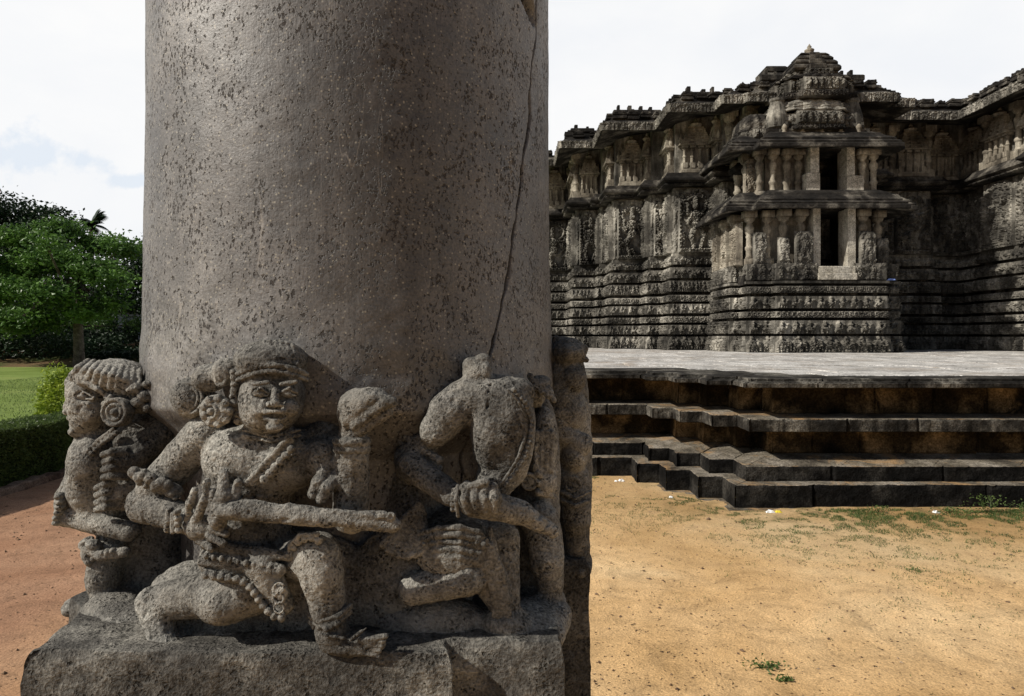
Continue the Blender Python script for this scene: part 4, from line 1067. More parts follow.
# palm showing above the trees
pc = PT(91, 226, 48); palm = empty('palm_tree', (pc[0], 48, .5), 'feathery palm top showing above the broadleaf tree', 'palm tree', None)
mb = MB(); mb.tube([(pc[0] + .3, 48, .5), (pc[0] + .1, 48, 5), (pc[0], 48, pc[2] - .2)], [.22, .17, .13], 8); mb.build('trunk', M['bark'], palm, True)
rr = random.Random(4)
for k in range(17):
    a = k * 2.4; el = rr.uniform(.1, 1.45); ln = rr.uniform(1.3, 2.3); pts = []
    for t in np.linspace(0, 1, 10): pts.append(Vector((pc[0] + math.cos(a) * math.cos(el) * ln * t, 48 + math.sin(a) * math.cos(el) * ln * t, pc[2] + math.sin(el) * ln * t - .9 * t * t)))
    V = []; Fc = []
    for i in range(9):
        p, q = pts[i], pts[i + 1]; d = (q - p).normalized(); s = d.cross(Vector((0, 0, 1))).normalized()
        for f in (.0, .33, .66):
            b0 = p.lerp(q, f); 
            for sg in (-1, 1):
                w = .55 * math.sin(math.pi * min(1, (i + f + 1.2) / 10.5)) ; tip = b0 + s * sg * w + d * .25 - Vector((0, 0, w * .45)); i0 = len(V)
                V += [tuple(b0 - d * .04), tuple(b0 + d * .06), tuple(tip)]; Fc.append((i0, i0 + 1, i0 + 2))
        i0 = len(V); V += [tuple(p + s * .03), tuple(p - s * .03), tuple(q - s * .02), tuple(q + s * .02)]; Fc.append((i0, i0 + 1, i0 + 2, i0 + 3))
    mesh_obj('frond', np.array(V), Fc, M['leaf_dark'], palm)
# pale low buildings glimpsed between trunks
M['wall_white'] = stone('limewash', (.45, .46, .48), (.62, .64, .68), (.75, .77, .8), 1, 6, 30)
def hut(x0, x1, y, z1, label):
    o = empty('house', ((x0 + x1) / 2, y + 2, 0), label, 'house')
    mb = MB(); mb.box(x0, x1, y, y + 4, 0, z1); mb.build('wall', M['wall_white'], o)
    mb = MB(); mb.box(x0 - .3, x1 + .3, y - .3, y + 4.3, z1, z1 + .15); mb.build('roof', M['kerbstone'], o)
    mb = MB(); mb.box((x0 + x1) / 2 - .5, (x0 + x1) / 2 + .5, y - .03, y + .05, 1.2, z1 - .6); mb.build('window', M['black'], o)
a = PT(118, 318, 49); hut(a[0], a[0] + 1.9, 49, 3.35, 'small white house glimpsed under the trees near the pillar')
a = PT(-12, 318, 49); hut(a[0] - 2, a[0] + 2.2, 49, 3.3, 'small white house glimpsed under the trees at the left edge')
# ================================================================== PILLAR WITH CARVED FIGURES
S = 1.10                                              # real size factor of the near pillar (distances below are in units of S)
def W(px, py, Y): Y = Y * S; return np.array([(px - 512) / F * Y, Y, H - (py - HY) / F * Y])
def rp_(px, Y): return px * Y * S / F
AX = np.array([-.352, 1.574]) * S; RR = .438 * S; ZB = H - .501 * S
pillar = empty('carved_pillar', (AX[0], AX[1], 0), 'massive cracked round stone pillar on a rough block, ringed by carved crouching warriors', 'pillar')

# ---- shaft, its columns of vertices following the crack
def crack_dir(z):
    """azimuth of the crack (world angle around the axis) at height z; traced from its course down the shaft"""
    pts = [(0, 538), (40, 536), (80, 533), (120, 530), (160, 524), (200, 519), (240, 513), (280, 506), (310, 498), (340, 489), (360, 486), (400, 484)]
    zs = []; an = []
    for py, px in pts:
        dx, dy = (px - 512) / F, 1.0; a_ = dx * dx + 1; b_ = -2 * (dx * AX[0] + AX[1]); c_ = AX @ AX - RR * RR
        t = (-b_ - math.sqrt(max(b_ * b_ - 4 * a_ * c_, 0))) / (2 * a_); x, y = dx * t, t
        zs.append(H - (py - HY) / F * y); an.append(math.atan2(y - AX[1], x - AX[0]))
    zs = np.array(zs[::-1]); an = np.array(an[::-1])
    a = np.interp(z, zs, an)
    return a + .012 * vnoise(z * 14, z * 0, z * 0, 3) + .006 * vnoise(z * 45, z * 0, z * 0, 4)
zr = np.concatenate([np.arange(ZB - .1, 3.0, .0045), np.arange(3.0, 4.2, .05)])
fineo = np.array([-.03, -.02, -.013, -.0095, -.0075, -.0055, -.003, 0, .003, .0055, .0075, .0095, .013, .02, .03])
offs = np.concatenate([fineo, np.arange(.035, 2 * math.pi - .033, .009)])
Zg, Og = np.meshgrid(zr, offs, indexing='ij'); A = crack_dir(Zg) + Og
flare = .008 * S * np.clip((1.95 - Zg) / .3, 0, 1)
z_w = H - (430 - HY) / F * 1.15 * S
waist = -.075 * S * np.clip((z_w + .03 - Zg) / .10, 0, 1)
upper = -.004 * (Zg - 1.75)
Rg = RR + flare + waist + upper
ca, sa = np.cos(A), np.sin(A)
x0, y0 = AX[0] + Rg * ca, AX[1] + Rg * sa
Rg = Rg + .0035 * fbm(x0, y0, Zg, 4, 4, 21) + .0009 * fbm(x0, y0, Zg, 40, 3, 22)
rough = np.clip((1.86 - Zg) / .25, 0, 1)
Rg = Rg + rough * .005 * fbm(x0, y0, Zg, 22, 3, 25)
# the crack: narrow groove, opening into a broken hole near the top of the view
zt = H + (HY + 12) / F * 1.37 * S
wid = .0048 * (1 + .5 * vnoise(Zg * 30, Zg * 0, Zg * 0, 8)); vis = np.clip((Zg - (H - .05)) / .1, .25, 1)
Rg = Rg - .04 * vis * np.exp(-(Og / wid) ** 2)
hole = sum(np.exp(-(((Zg - zt) / .062) ** 2) - (((Og - q + .15 - 1.6 * np.clip(zt - Zg, -.02, .09)) / .075) ** 2)) for q in (0, 2 * math.pi))
Rg = Rg - .15 * np.clip(hole * 1.9 - .5 + .25 * fbm(x0, y0, Zg, 30, 2, 12), 0, 1)
V = np.stack([AX[0] + Rg * ca, AX[1] + Rg * sa, Zg], -1).reshape(-1, 3)
nr, nc = Zg.shape; idx = np.arange(nr * nc).reshape(nr, nc); nx = np.roll(idx, -1, 1)
Fs = np.stack([idx[:-1], nx[:-1], nx[1:], idx[1:]], -1).reshape(-1, 4)
mesh_obj('shaft', V, Fs, M['shaft'], pillar, True)
mb = MB(); mb.lathe(AX[0], AX[1], [(RR, 4.18), (RR * 1.12, 4.22), (RR * 1.16, 4.3), (RR * 1.08, 4.4), (RR * 1.3, 4.6), (RR * 1.34, 4.75), (RR * .6, 4.8)], 64)
mb.build('capital', M['shaft'], pillar, True)

# ---- signed distance sculpting
class Sculpt:
    def __init__(s, lo, hi, v=.0025):
        s.v = v; s.lo = np.minimum(lo, hi); s.hi = np.maximum(lo, hi)
        s.n = np.ceil((s.hi - s.lo) / v).astype(int) + 1
        s.ax = [s.lo[i] + np.arange(s.n[i]) * v for i in range(3)]
        s.D = np.full(tuple(s.n), .03, np.float32)
    def win(s, lo, hi, pad):
        sl = []; ax = []
        for i in range(3):
            a = max(int((lo[i] - pad - s.lo[i]) / s.v), 0); b = min(int((hi[i] + pad - s.lo[i]) / s.v) + 2, s.n[i])
            if a >= b: return None
            sl.append(slice(a, b)); ax.append(s.ax[i][a:b])
        return tuple(sl), ax[0][:, None, None], ax[1][None, :, None], ax[2][None, None, :]
    def comb(s, w, d, k, op):
        sl = w[0]; c = s.D[sl]; d = d.astype(np.float32)
        if op == 'sub':
            d = -d; h = np.maximum(k - np.abs(c - d), 0) / k; s.D[sl] = np.maximum(c, d) + h * h * k * .25
        else:
            h = np.maximum(k - np.abs(c - d), 0) / k; s.D[sl] = np.minimum(c, d) - h * h * k * .25
    def ell(s, c, r, k=.008, op='add', ang=0.0, yaw=0.0):
        """ellipsoid, radii r (x, y, z), rolled by ang in the picture plane, turned by yaw about z"""
        c = np.asarray(c, float); r = np.asarray(r, float); m = r.max(); w = s.win(c - m, c + m, k + .01)
        if w is None: return
        _, x, y, z = w; x = x - c[0]; y = y - c[1]; z = z - c[2]
        if yaw: cs, sn = math.cos(yaw), math.sin(yaw); x, y = x * cs + y * sn, -x * sn + y * cs
        if ang: cs, sn = math.cos(ang), math.sin(ang); x, z = x * cs + z * sn, -x * sn + z * cs
        q = np.sqrt((x / r[0]) ** 2 + (y / r[1]) ** 2 + (z / r[2]) ** 2)
        g = np.sqrt((x / r[0] ** 2) ** 2 + (y / r[1] ** 2) ** 2 + (z / r[2] ** 2) ** 2) + 1e-6
        s.comb(w, q * (q - 1) / g, k, op)
    def cap(s, a, b, ra, rb, k=.008, op='add'):
        a = np.asarray(a, float); b = np.asarray(b, float); m = max(ra, rb)
        w = s.win(np.minimum(a, b) - m, np.maximum(a, b) + m, k + .01)
        if w is None: return
        _, x, y, z = w; d = b - a; dd = d @ d + 1e-9
        t = np.clip(((x - a[0]) * d[0] + (y - a[1]) * d[1] + (z - a[2]) * d[2]) / dd, 0, 1)
        q = np.sqrt((x - a[0] - d[0] * t) ** 2 + (y - a[1] - d[1] * t) ** 2 + (z - a[2] - d[2] * t) ** 2) - (ra + (rb - ra) * t)
        s.comb(w, q, k, op)
    def tor(s, c, n, R_, r, k=.003, op='add'):
        c = np.asarray(c, float); n = np.asarray(n, float); n = n / np.linalg.norm(n); m = R_ + r
        w = s.win(c - m, c + m, k + .008)
        if w is None: return
        _, x, y, z = w; x = x - c[0]; y = y - c[1]; z = z - c[2]
        h = x * n[0] + y * n[1] + z * n[2]; rho = np.sqrt(np.maximum(x * x + y * y + z * z - h * h, 0))
        s.comb(w, np.sqrt((rho - R_) ** 2 + h * h) - r, k, op)
    def disc(s, c, n, R_, t, k=.003, op='add'):
        c = np.asarray(c, float); n = np.asarray(n, float); n = n / np.linalg.norm(n); m = R_ + t
        w = s.win(c - m, c + m, k + .008)
        if w is None: return
        _, x, y, z = w; x = x - c[0]; y = y - c[1]; z = z - c[2]
        h = x * n[0] + y * n[1] + z * n[2]; rho = np.sqrt(np.maximum(x * x + y * y + z * z - h * h, 0))
        qx = rho - (R_ - t * .5); qy = np.abs(h) - t * .5
        s.comb(w, np.sqrt(np.maximum(qx, 0) ** 2 + np.maximum(qy, 0) ** 2) + np.minimum(np.maximum(qx, qy), 0) - t * .5, k, op)
    # picture-plane shorthands: (px, py, depth), radii in picture pixels
    def e(s, px, py, Y, rx, rz, ry=None, k=.008, ang=0.0, op='add', yaw=0.0):
        s.ell(W(px, py, Y), (rp_(rx, Y), rp_(ry if ry is not None else (rx + rz) / 2, Y), rp_(rz, Y)), k, op, ang, yaw)
    def c(s, p, q, ra, rb=None, k=.008, op='add'):
        rb = ra if rb is None else rb; s.cap(W(*p), W(*q), rp_(ra, p[2]), rp_(rb, q[2]), k, op)
    def poly(s, pts, r, k=.004, op='add'):
        for a, b in zip(pts[:-1], pts[1:]): s.c(a, b, r, r, k, op)
    def beads(s, pts, r, k=.0015, gap=1.75):
        """round beads strung along a polyline"""
        P_ = [np.array(p, float) for p in pts]; acc = 0; nxt = 0
        for a, b in zip(P_[:-1], P_[1:]):
            l = math.hypot(b[0] - a[0], b[1] - a[1])
            while nxt <= acc + l:
                q = a + (b - a) * ((nxt - acc) / l); s.e(q[0], q[1], q[2], r * ru(.85, 1.1), r * ru(.85, 1.1), r, k); nxt += r * gap
            acc += l
    def mesh(s, name, mat, parent, erode=.0016, seed=1, fine=.0007):
        D = s.D
        X, Y, Z = np.meshgrid(*[np.arange(0, s.n[i]) for i in range(3)], indexing='ij', sparse=True)
        ins = D < 0
        c8 = sum(ins[a:D.shape[0] - 1 + a, b:D.shape[1] - 1 + b, c:D.shape[2] - 1 + c].astype(np.int8) for a in (0, 1) for b in (0, 1) for c in (0, 1))
        cell = np.argwhere((c8 > 0) & (c8 < 8))
        vid = np.full(c8.shape, -1, np.int64); vid[tuple(cell.T)] = np.arange(len(cell))
        acc = np.zeros((len(cell), 3)); cnt = np.zeros(len(cell))
        cor = [(a, b, c) for a in (0, 1) for b in (0, 1) for c in (0, 1)]
        for p in cor:
            for ax in range(3):
                if p[ax] == 0:
                    q = list(p); q[ax] = 1
                    d0 = D[cell[:, 0] + p[0], cell[:, 1] + p[1], cell[:, 2] + p[2]]; d1 = D[cell[:, 0] + q[0], cell[:, 1] + q[1], cell[:, 2] + q[2]]
                    m = (d0 < 0) != (d1 < 0); t = d0 / np.where(m, d0 - d1, 1)
                    pos = np.zeros((len(cell), 3)); pos += p; pos[:, ax] += t; acc[m] += pos[m]; cnt[m] += 1
        Vv = (cell + acc / cnt[:, None]) * s.v + s.lo
        quads = []
        for ax in range(3):
            o1, o2 = [i for i in range(3) if i != ax]
            sl0 = [slice(None)] * 3; sl1 = [slice(None)] * 3; sl0[ax] = slice(0, -1); sl1[ax] = slice(1, None)
            for o in (o1, o2): sl0[o] = slice(1, -1); sl1[o] = slice(1, -1)
            a_ = ins[tuple(sl0)]; b_ = ins[tuple(sl1)]
            for fl in (True, False):
                e = np.argwhere(a_ & ~b_) if fl else np.argwhere(~a_ & b_)
                if not len(e): continue
                e[:, o1] += 1; e[:, o2] += 1
                def g(d1, d2):
                    q = e.copy(); q[:, o1] -= d1; q[:, o2] -= d2; return vid[q[:, 0], q[:, 1], q[:, 2]]
                Q4 = np.stack([g(0, 0), g(1, 0), g(1, 1), g(0, 1)], 1)
                if fl == (ax != 1): pass
                else: Q4 = Q4[:, ::-1]
                quads.append(Q4)
        Fq = np.concatenate(quads); Fq = Fq[(Fq >= 0).all(1)]
        # normals from the field gradient, then weathering
        gi = np.clip(np.round((Vv - s.lo) / s.v).astype(int), 1, s.n - 2)
        G = np.stack([D[gi[:, 0] + (i == 0), gi[:, 1] + (i == 1), gi[:, 2] + (i == 2)] - D[gi[:, 0] - (i == 0), gi[:, 1] - (i == 1), gi[:, 2] - (i == 2)] for i in range(3)], 1)
        G /= np.linalg.norm(G, axis=1, keepdims=True) + 1e-9
        x, y, z = Vv.T
        n1 = fbm(x, y, z, 38, 3, seed); n2 = fbm(x, y, z, 150, 2, seed + 7)
        Vv = Vv + G * (erode * n1 * 1.6 + fine * n2 - erode * 1.6 * np.clip(fbm(x, y, z, 75, 2, seed + 3) - .25, 0, 1) * 2)[:, None]
        return mesh_obj(name, Vv, Fq, mat, parent, True)
def box_sc(px0, px1, py0, py1, Ya, Yb, v=.0025):
    v = v * .9
    cs = np.array([W(px, py, Y) for px in (px0, px1) for py in (py0, py1) for Y in (Ya, Yb)])
    return Sculpt(cs.min(0), cs.max(0), v)
def fingers(s, base, tip, spread, n, r, k=.003):
    """n fingers side by side from base row to tip row; spread = (dx, dy) between neighbours"""
    for i in range(n):
        f = i - (n - 1) / 2; l = 1 - .1 * abs(f)
        a = (base[0] + spread[0] * f, base[1] + spread[1] * f, base[2]); b = (base[0] + (tip[0] - base[0]) * l + spread[0] * f, base[1] + (tip[1] - base[1]) * l + spread[1] * f, tip[2])
        m = ((a[0] + b[0]) / 2, (a[1] + b[1]) / 2, min(a[2], b[2]) - .006)
        s.c(a, m, r, r * .98, k); s.c(m, b, r * .98, r * .8, k)
def face(s, cx, cy, Y, w, turn=0.0, fx=0):
    """brows, lidded eyes, nose, moustached mouth and chin on a head; w = half width in pixels; fx shifts features sideways"""
    f = w / 32.0
    for sg in (-1, 1):
        ex = cx + fx + sg * 14 * f; ey = cy - 7 * f; yy = Y - .058 * f + abs(sg * 14 * f + fx) * .0004
        s.e(ex, ey + 1, yy + .006, 9 * f, 6 * f, 6 * f, .004, op='sub')
        s.e(ex, ey + 1, yy + .006, 7.2 * f, 4.2 * f, 6 * f, .0015)
        s.c((ex - 8 * f, ey + 1 * f, yy), (ex, ey - 4 * f, yy - .004), 1.3 * f, k=.0015); s.c((ex, ey - 4 * f, yy - .004), (ex + 8 * f, ey + 1 * f, yy), 1.3 * f, k=.0015)
        s.c((ex - 7 * f, ey + 3 * f, yy), (ex + 7 * f, ey + 3.5 * f, yy), 1.0 * f, k=.0015)
        s.c((ex - 8 * f, ey - 8 * f, yy - .001), (ex + 7 * f, ey - 10 * f, yy - .003), 2.1 * f, k=.004)
        s.e(ex + sg * 1 * f, cy + 10 * f, yy + .004, 9 * f, 9 * f, 7 * f, .008)
    yn = Y - .064 * f
    s.c((cx + fx, cy - 9 * f, yn + .008), (cx + fx, cy + 4 * f, yn - .006), 3.0 * f, 4.2 * f, .005)
    for sg in (-1, 1): s.e(cx + fx + sg * 5.4 * f, cy + 5.5 * f, yn + .001, 3.8 * f, 3.0 * f, 3.6 * f, .003)
    for sg in (-1, 1): s.c((cx + fx, cy + 12.5 * f, yn + .001), (cx + fx + sg * 9 * f, cy + 13 * f, yn + .005), 2.6 * f, 2.4 * f, .002); s.c((cx + fx + sg * 9 * f, cy + 13 * f, yn + .005), (cx + fx + sg * 17 * f, cy + 8.5 * f, yn + .014), 2.4 * f, 1.6 * f, .002)
    for sg in (-1, 1): s.c((cx + fx, cy + 18 * f, yn + .004), (cx + fx + sg * 13 * f, cy + 15.5 * f, yn + .010), 2.0 * f, 1.2 * f, k=.002, op='sub'); s.c((cx + fx, cy + 21.5 * f, yn + .006), (cx + fx + sg * 10 * f, cy + 19.5 * f, yn + .010), 2.2 * f, 1.8 * f, k=.003)
    s.e(cx + fx, cy + 28 * f, yn + .012, 9 * f, 5.5 * f, 7 * f, .006)

CM = M['carve']
# ================= front figure: turbaned warrior, kneeling, seen full face
s = box_sc(120, 432, 334, 668, .985, 1.34, .0024)
s.e(272, 398, 1.10, 32, 34, 33, .006); s.e(268, 412, 1.095, 26, 22, 28, .01)                              # head, jaw
s.e(271, 368, 1.105, 34, 22, 32, .006)
face(s, 272, 399, 1.10, 32, fx=3)
s.c((268, 425, 1.13), (266, 445, 1.135), 24, 28, .01)                                                       # neck
for k in range(2): s.c((243, 430 + k * 5, 1.088), (270, 437 + k * 4, 1.078), 1.6, k=.002); s.c((270, 437 + k * 4, 1.078), (300, 430 + k * 5, 1.09), 1.6, k=.002)
s.e(262, 462, 1.135, 58, 36, 38, .012); s.e(240, 455, 1.125, 32, 28, 34, .014); s.e(292, 458, 1.13, 32, 28, 34, .014)   # chest
s.e(252, 492, 1.14, 40, 30, 34, .014); s.e(248, 530, 1.15, 42, 34, 34, .014)                               # belly, hips
s.c((205, 436, 1.14), (156, 486, 1.165), 21, 18, .012)                                                      # upper arm
s.c((146, 504, 1.165), (196, 524, 1.10), 19, 12, .010)                                                      # forearm
s.e(202, 527, 1.085, 18, 13, 12, .006)                                                                     # hand
s.c((196, 520, 1.075), (204, 500, 1.06), 5, 4.6, .003); s.c((204, 500, 1.06), (207, 482, 1.062), 4.6, 3.8, .003)
s.c((188, 518, 1.08), (190, 503, 1.068), 4.6, 4.2, .003); s.c((190, 503, 1.068), (195, 490, 1.07), 4.2, 3.4, .003)
s.c((213, 528, 1.07), (226, 534, 1.06), 5, 4, .003); s.c((210, 536, 1.07), (224, 544, 1.062), 5, 4, .003); s.c((200, 540, 1.08), (212, 549, 1.066), 4.6, 3.6, .003)
s.c((218, 520, 1.062), (224, 496, 1.055), 10, 8, .005); s.c((224, 496, 1.055), (223, 474, 1.062), 7.5, 5, .004); s.c((232, 512, 1.06), (238, 482, 1.06), 7, 4.5, .004); s.c((212, 508, 1.062), (213, 492, 1.062), 5, 4, .003)
s.c((322, 440, 1.15), (345, 478, 1.13), 20, 16, .012)                                                       # right arm, hidden shoulder
s.c((330, 466, 1.09), (318, 482, 1.068), 7, 6.5, .003); s.c((318, 482, 1.068), (313, 494, 1.068), 6.5, 5.5, .003); s.c((336, 476, 1.085), (327, 488, 1.064), 6.8, 6.4, .003); s.c((327, 488, 1.064), (322, 499, 1.064), 6.4, 5.5, .003)
s.e(322, 458, 1.11, 18, 20, 20, .010)
s.c((351, 515, 1.10), (352, 455, 1.09), 18.5, 17, .006)                                                     # raised forearm
s.c((352, 452, 1.09), (354, 418, 1.088), 15, 14, .008); s.e(356, 410, 1.085, 18, 22, 18, .008); s.e(368, 402, 1.075, 22, 15, 16, .008, ang=.25)                     # bent hand
s.c((348, 420, 1.07), (372, 398, 1.055), 7, 6.5, .003); s.c((356, 424, 1.065), (384, 403, 1.052), 6.5, 6, .003); s.c((362, 430, 1.07), (388, 412, 1.06), 6, 5, .003); s.c((370, 398, 1.055), (392, 402, 1.055), 6.5, 5.5, .003)
for a_, b_ in (((352, 412, 1.044), (380, 393, 1.038)), ((358, 418, 1.045), (390, 403, 1.040)), ((364, 428, 1.050), (392, 411, 1.045))): s.c(a_, b_, 1.3, 1.3, .0015, 'sub')
s.c((252, 588, 1.13), (172, 600, 1.155), 27, 19, .014); s.e(226, 602, 1.12, 28, 22, 26, .012)              # bent thigh
s.c((152, 602, 1.16), (168, 652, 1.13), 15, 13, .012); s.c((166, 648, 1.12), (200, 655, 1.115), 9, 7, .01)
s.c((285, 560, 1.15), (316, 556, 1.10), 24, 22, .014)                                                       # other thigh
s.c((318, 556, 1.09), (330, 612, 1.085), 23, 17, .010); s.e(322, 575, 1.08, 20, 24, 18, .010)              # shin
s.e(352, 644, 1.082, 34, 12, 14, .006); s.e(332, 632, 1.085, 17, 16, 16, .008)                              # foot
for i in range(5): s.c((360, 640 + i * 3, 1.066), (386 - i * 2, 636 + i * 5, 1.066), 2.8, 2.4, .0015)
s.c((322, 634, 1.055), (350, 640, 1.058), 1.6, k=.001); s.c((350, 640, 1.058), (366, 628, 1.066), 1.6, k=.001)
s.e(200, 620, 1.20, 60, 60, 20, .02); s.e(300, 600, 1.20, 90, 70, 20, .02); s.e(395, 585, 1.19, 45, 60, 18, .02); s.e(255, 645, 1.16, 120, 16, 26, .02)
fig2 = s.mesh('carved_warrior', CM, pillar, .0017, 4); fig2['label'] = 'carved kneeling warrior seen full face'
q = box_sc(170, 330, 334, 470, 1.0, 1.2, .0022)                                                             # turban, ear ornaments
q.e(271, 360, 1.10, 36, 20, 34, .004)
for k in range(9):
    t = .08 + .80 * k / 8; x = 238 + 66 * t; q.c((x, 367 - 9 * math.sin(math.pi * t), 1.058 + .03 * abs(t - .5)), (x + 5 - 10 * t, 347 - 5 * math.sin(math.pi * t), 1.075 + .03 * abs(t - .5)), 3.4, 2.4, .003)
for r_, dy in ((2.6, 0), (2.2, 6)):
    pts = [(237 + 70 * t, 374 + dy - 9 * math.sin(math.pi * t), 1.047 + .10 * (t - .5) ** 2) for t in np.linspace(0, 1, 12)]
    q.poly(pts, r_, .002)
q.mesh('turban', CM, fig2, .0015, 8)
q = box_sc(165, 262, 360, 445, 1.0, 1.2, .002)
c0 = W(216, 411, 1.075); nn_ = np.array([-.25, -1, .05])
q.disc(c0, nn_, rp_(16, 1.07), .012)
for k in range(9): a = k * 2 * math.pi / 9; q.e(216 + 12.5 * math.cos(a), 411 + 12.5 * math.sin(a), 1.066, 4.6, 4.6, 4, .001)
q.tor(c0 + nn_ * .013, nn_, rp_(7, 1.07), .003, .001); q.ell(c0 + nn_ * .014, (rp_(3.6, 1.07),) * 3, .001)
q.mesh('earring', CM, fig2, .001, 9)
q = box_sc(160, 260, 350, 430, 1.0, 1.25, .002)                                                             # coiled hair bun and locks
q.e(190, 398, 1.135, 18, 21, 18, .004, ang=.3)
for r_ in (5, 10, 15): q.tor(W(190, 398, 1.115), (-.3, -1, 0), rp_(r_, 1.11), .0028, .0015)
q.e(210, 378, 1.12, 18, 14, 16, .006); q.e(226, 372, 1.10, 14, 14, 14, .006); q.tor(W(221, 379, 1.085), (-.2, -1, 0), rp_(6, 1.08), .004, .002)
for k in range(6): q.e(234 + .5 * math.sin(k), 372 + k * 6.2, 1.078, 4.4, 4.0, 4, .0015)
for k in range(4): q.e(239, 400 + k * 7, 1.085, 5, 4.4, 5, .0015)
q.mesh('hair', CM, fig2, .0012, 10)
q = box_sc(125, 320, 428, 560, .99, 1.25, .002)                                                             # sash with beads, armlet, bracelets
q.c((289, 437, 1.068), (246, 484, 1.068), 3.6, 3.0, .002); q.c((293, 440, 1.072), (252, 484, 1.07), 2.4, k=.002)
q.beads([(291, 449, 1.066), (262, 482, 1.068)], 4.6)
q.mesh('shoulder_strap', CM, fig2, .0009, 12)
q = box_sc(125, 225, 460, 560, 1.0, 1.25, .002)
q.cap(W(136, 474, 1.155), W(176, 490, 1.125), rp_(7, 1.12), rp_(6, 1.12), .003)
for k in range(9): t = k / 8; q.e(134 + 44 * t, 472 + 20 * t + 3 * math.sin(k * 2), 1.125 - .01 * math.sin(math.pi * t), 6, 6, 6, .0015)
for k in range(6): t = k / 5; q.e(140 + 36 * t, 482 + 14 * t, 1.122, 4.4, 4.4, 5, .0015)
q.mesh('armlet', CM, fig2, .0012, 13)
q = box_sc(155, 200, 500, 545, 1.0, 1.2, .002)
q.c((170, 510, 1.085), (167, 530, 1.085), 4, 3.4, .002)
for k in range(3): q.c((172 + k * 1, 514, 1.075), (172 + k, 532, 1.075), 2, k=.001)
for k in range(4): q.e(177 + .5 * k, 512 + k * 6, 1.07, 3.8, 3.4, 4, .001)
q.mesh('bracelet', CM, fig2, .0009, 14)
q = box_sc(325, 382, 428, 462, 1.0, 1.2, .002)
c0 = W(352, 443, 1.09)
for dz, r_ in ((-.011, .0075), (.003, .0085)): q.tor(c0 + (0, 0, dz), (0, .1, 1), rp_(14.5, 1.09), r_, .003)
q.mesh('bracelet', CM, fig2, .0014, 15)
q = box_sc(215, 400, 490, 535, .97, 1.15, .0022)                                                            # long weapon across the lap
q.c((225, 509, 1.052), (300, 516, 1.045), 10, 9, .004); q.c((300, 516, 1.045), (394, 524, 1.06), 9, 7.5, .004); q.c((250, 506, 1.045), (392, 516, 1.05), 4, k=.006)
q.mesh('club', CM, fig2, .0028, 16)
q = box_sc(192, 300, 528, 632, .99, 1.2, .0022)                                                             # kilt with pearl hem and sash end
q.e(244, 558, 1.125, 44, 24, 32, .008); q.c((205, 545, 1.085), (290, 556, 1.08), 5, k=.004); q.c((203, 560, 1.08), (280, 570, 1.075), 6, k=.004)
q.c((262, 566, 1.085), (283, 604, 1.085), 16, 11, .01)
for k in range(9): q.e(206 + k * 8, 556 + k * 1.4, 1.068 - .006 * math.sin(k / 8 * 3.14), 3, 3.6, 3, .001)
hem = [(206, 575), (222, 577), (238, 579), (248, 585), (256, 595), (264, 607), (274, 616), (284, 618)]
q.poly([(x, y - 5, 1.078) for x, y in hem], 2.2, .002); q.beads([(x, y, 1.066) for x, y in hem], 4.4)
q.ell(W(280, 592, 1.066), (rp_(8, 1.07), .006, rp_(8, 1.07)), .003)
for k in range(3): q.tor(W(279, 588 + k * 10, 1.062), (0, -1, 0), rp_(5, 1.07), .002, .001)
q.mesh('kilt', CM, fig2, .0012, 17)
q = box_sc(280, 340, 528, 568, .98, 1.2, .0022)                                                             # knee garland and anklet
q.beads([(291, 560, 1.09), (292, 549, 1.075), (300, 540, 1.065), (312, 538, 1.06), (320, 541, 1.06)], 4)
q.poly([(288, 558, 1.09), (290, 545, 1.072), (300, 535, 1.062), (318, 534, 1.058)], 2.2, .002)
q.mesh('knee_garland', CM, fig2, .001, 19)
q = box_sc(300, 360, 595, 640, .98, 1.2, .0022)
for dy in (0, 6): q.poly([(311, 616 + dy, 1.085), (322, 620 + dy, 1.064), (338, 616 + dy, 1.062), (350, 606 + dy, 1.08)], 3, .002)
q.beads([(314, 626, 1.08), (326, 629, 1.058), (342, 622, 1.06)], 3.6)
q.mesh('anklet', CM, fig2, .001, 18)

# ================= profile figure at the left
YL = 1.31
s = box_sc(50, 176, 352, 650, 1.12, 1.50, .0026)
s.e(93, 402, YL, 21, 30, 26, .006); s.e(88, 390, YL, 18, 18, 22, .008); s.e(87, 420, YL, 14, 13, 18, .008)
s.c((75, 390, YL - .01), (68.5, 408, YL - .012), 4.0, 4.6, .003); s.e(69.5, 411, YL - .012, 5.4, 4.0, 6, .002); s.e(74, 382, YL, 6, 8, 12, .006)                       # nose
s.c((70.5, 418, YL - .01), (78, 418.5, YL - .028), 3.0, 2.6, .0015); s.c((70, 421, YL), (82, 421, YL - .03), 1.8, k=.0015, op='sub'); s.c((72, 425, YL - .01), (79, 424.5, YL - .028), 3.2, 2.8, .0015)
s.e(76.5, 431, YL - .01, 7.5, 6, 10, .004); s.c((80, 402, YL - .04), (88, 404, YL - .048), 1.2, k=.001)
s.e(84, 396, YL - .046, 9, 5.5, 9, .003, op='sub'); s.e(84, 396, YL - .034, 6.5, 3.6, 7, .001)
s.c((76, 397, YL - .036), (84, 392, YL - .045), 1.4, k=.001); s.c((84, 392, YL - .045), (94, 397, YL - .047), 1.4, k=.001); s.c((77, 399, YL - .038), (93, 399, YL - .046), 1.2, k=.001)
s.c((74, 387, YL - .03), (94, 386, YL - .045), 1.8, k=.003)
s.e(93, 412, YL - .03, 11, 11, 10, .01)
s.c((98, 425, YL + .02), (100, 445, YL + .03), 17, 20, .01)
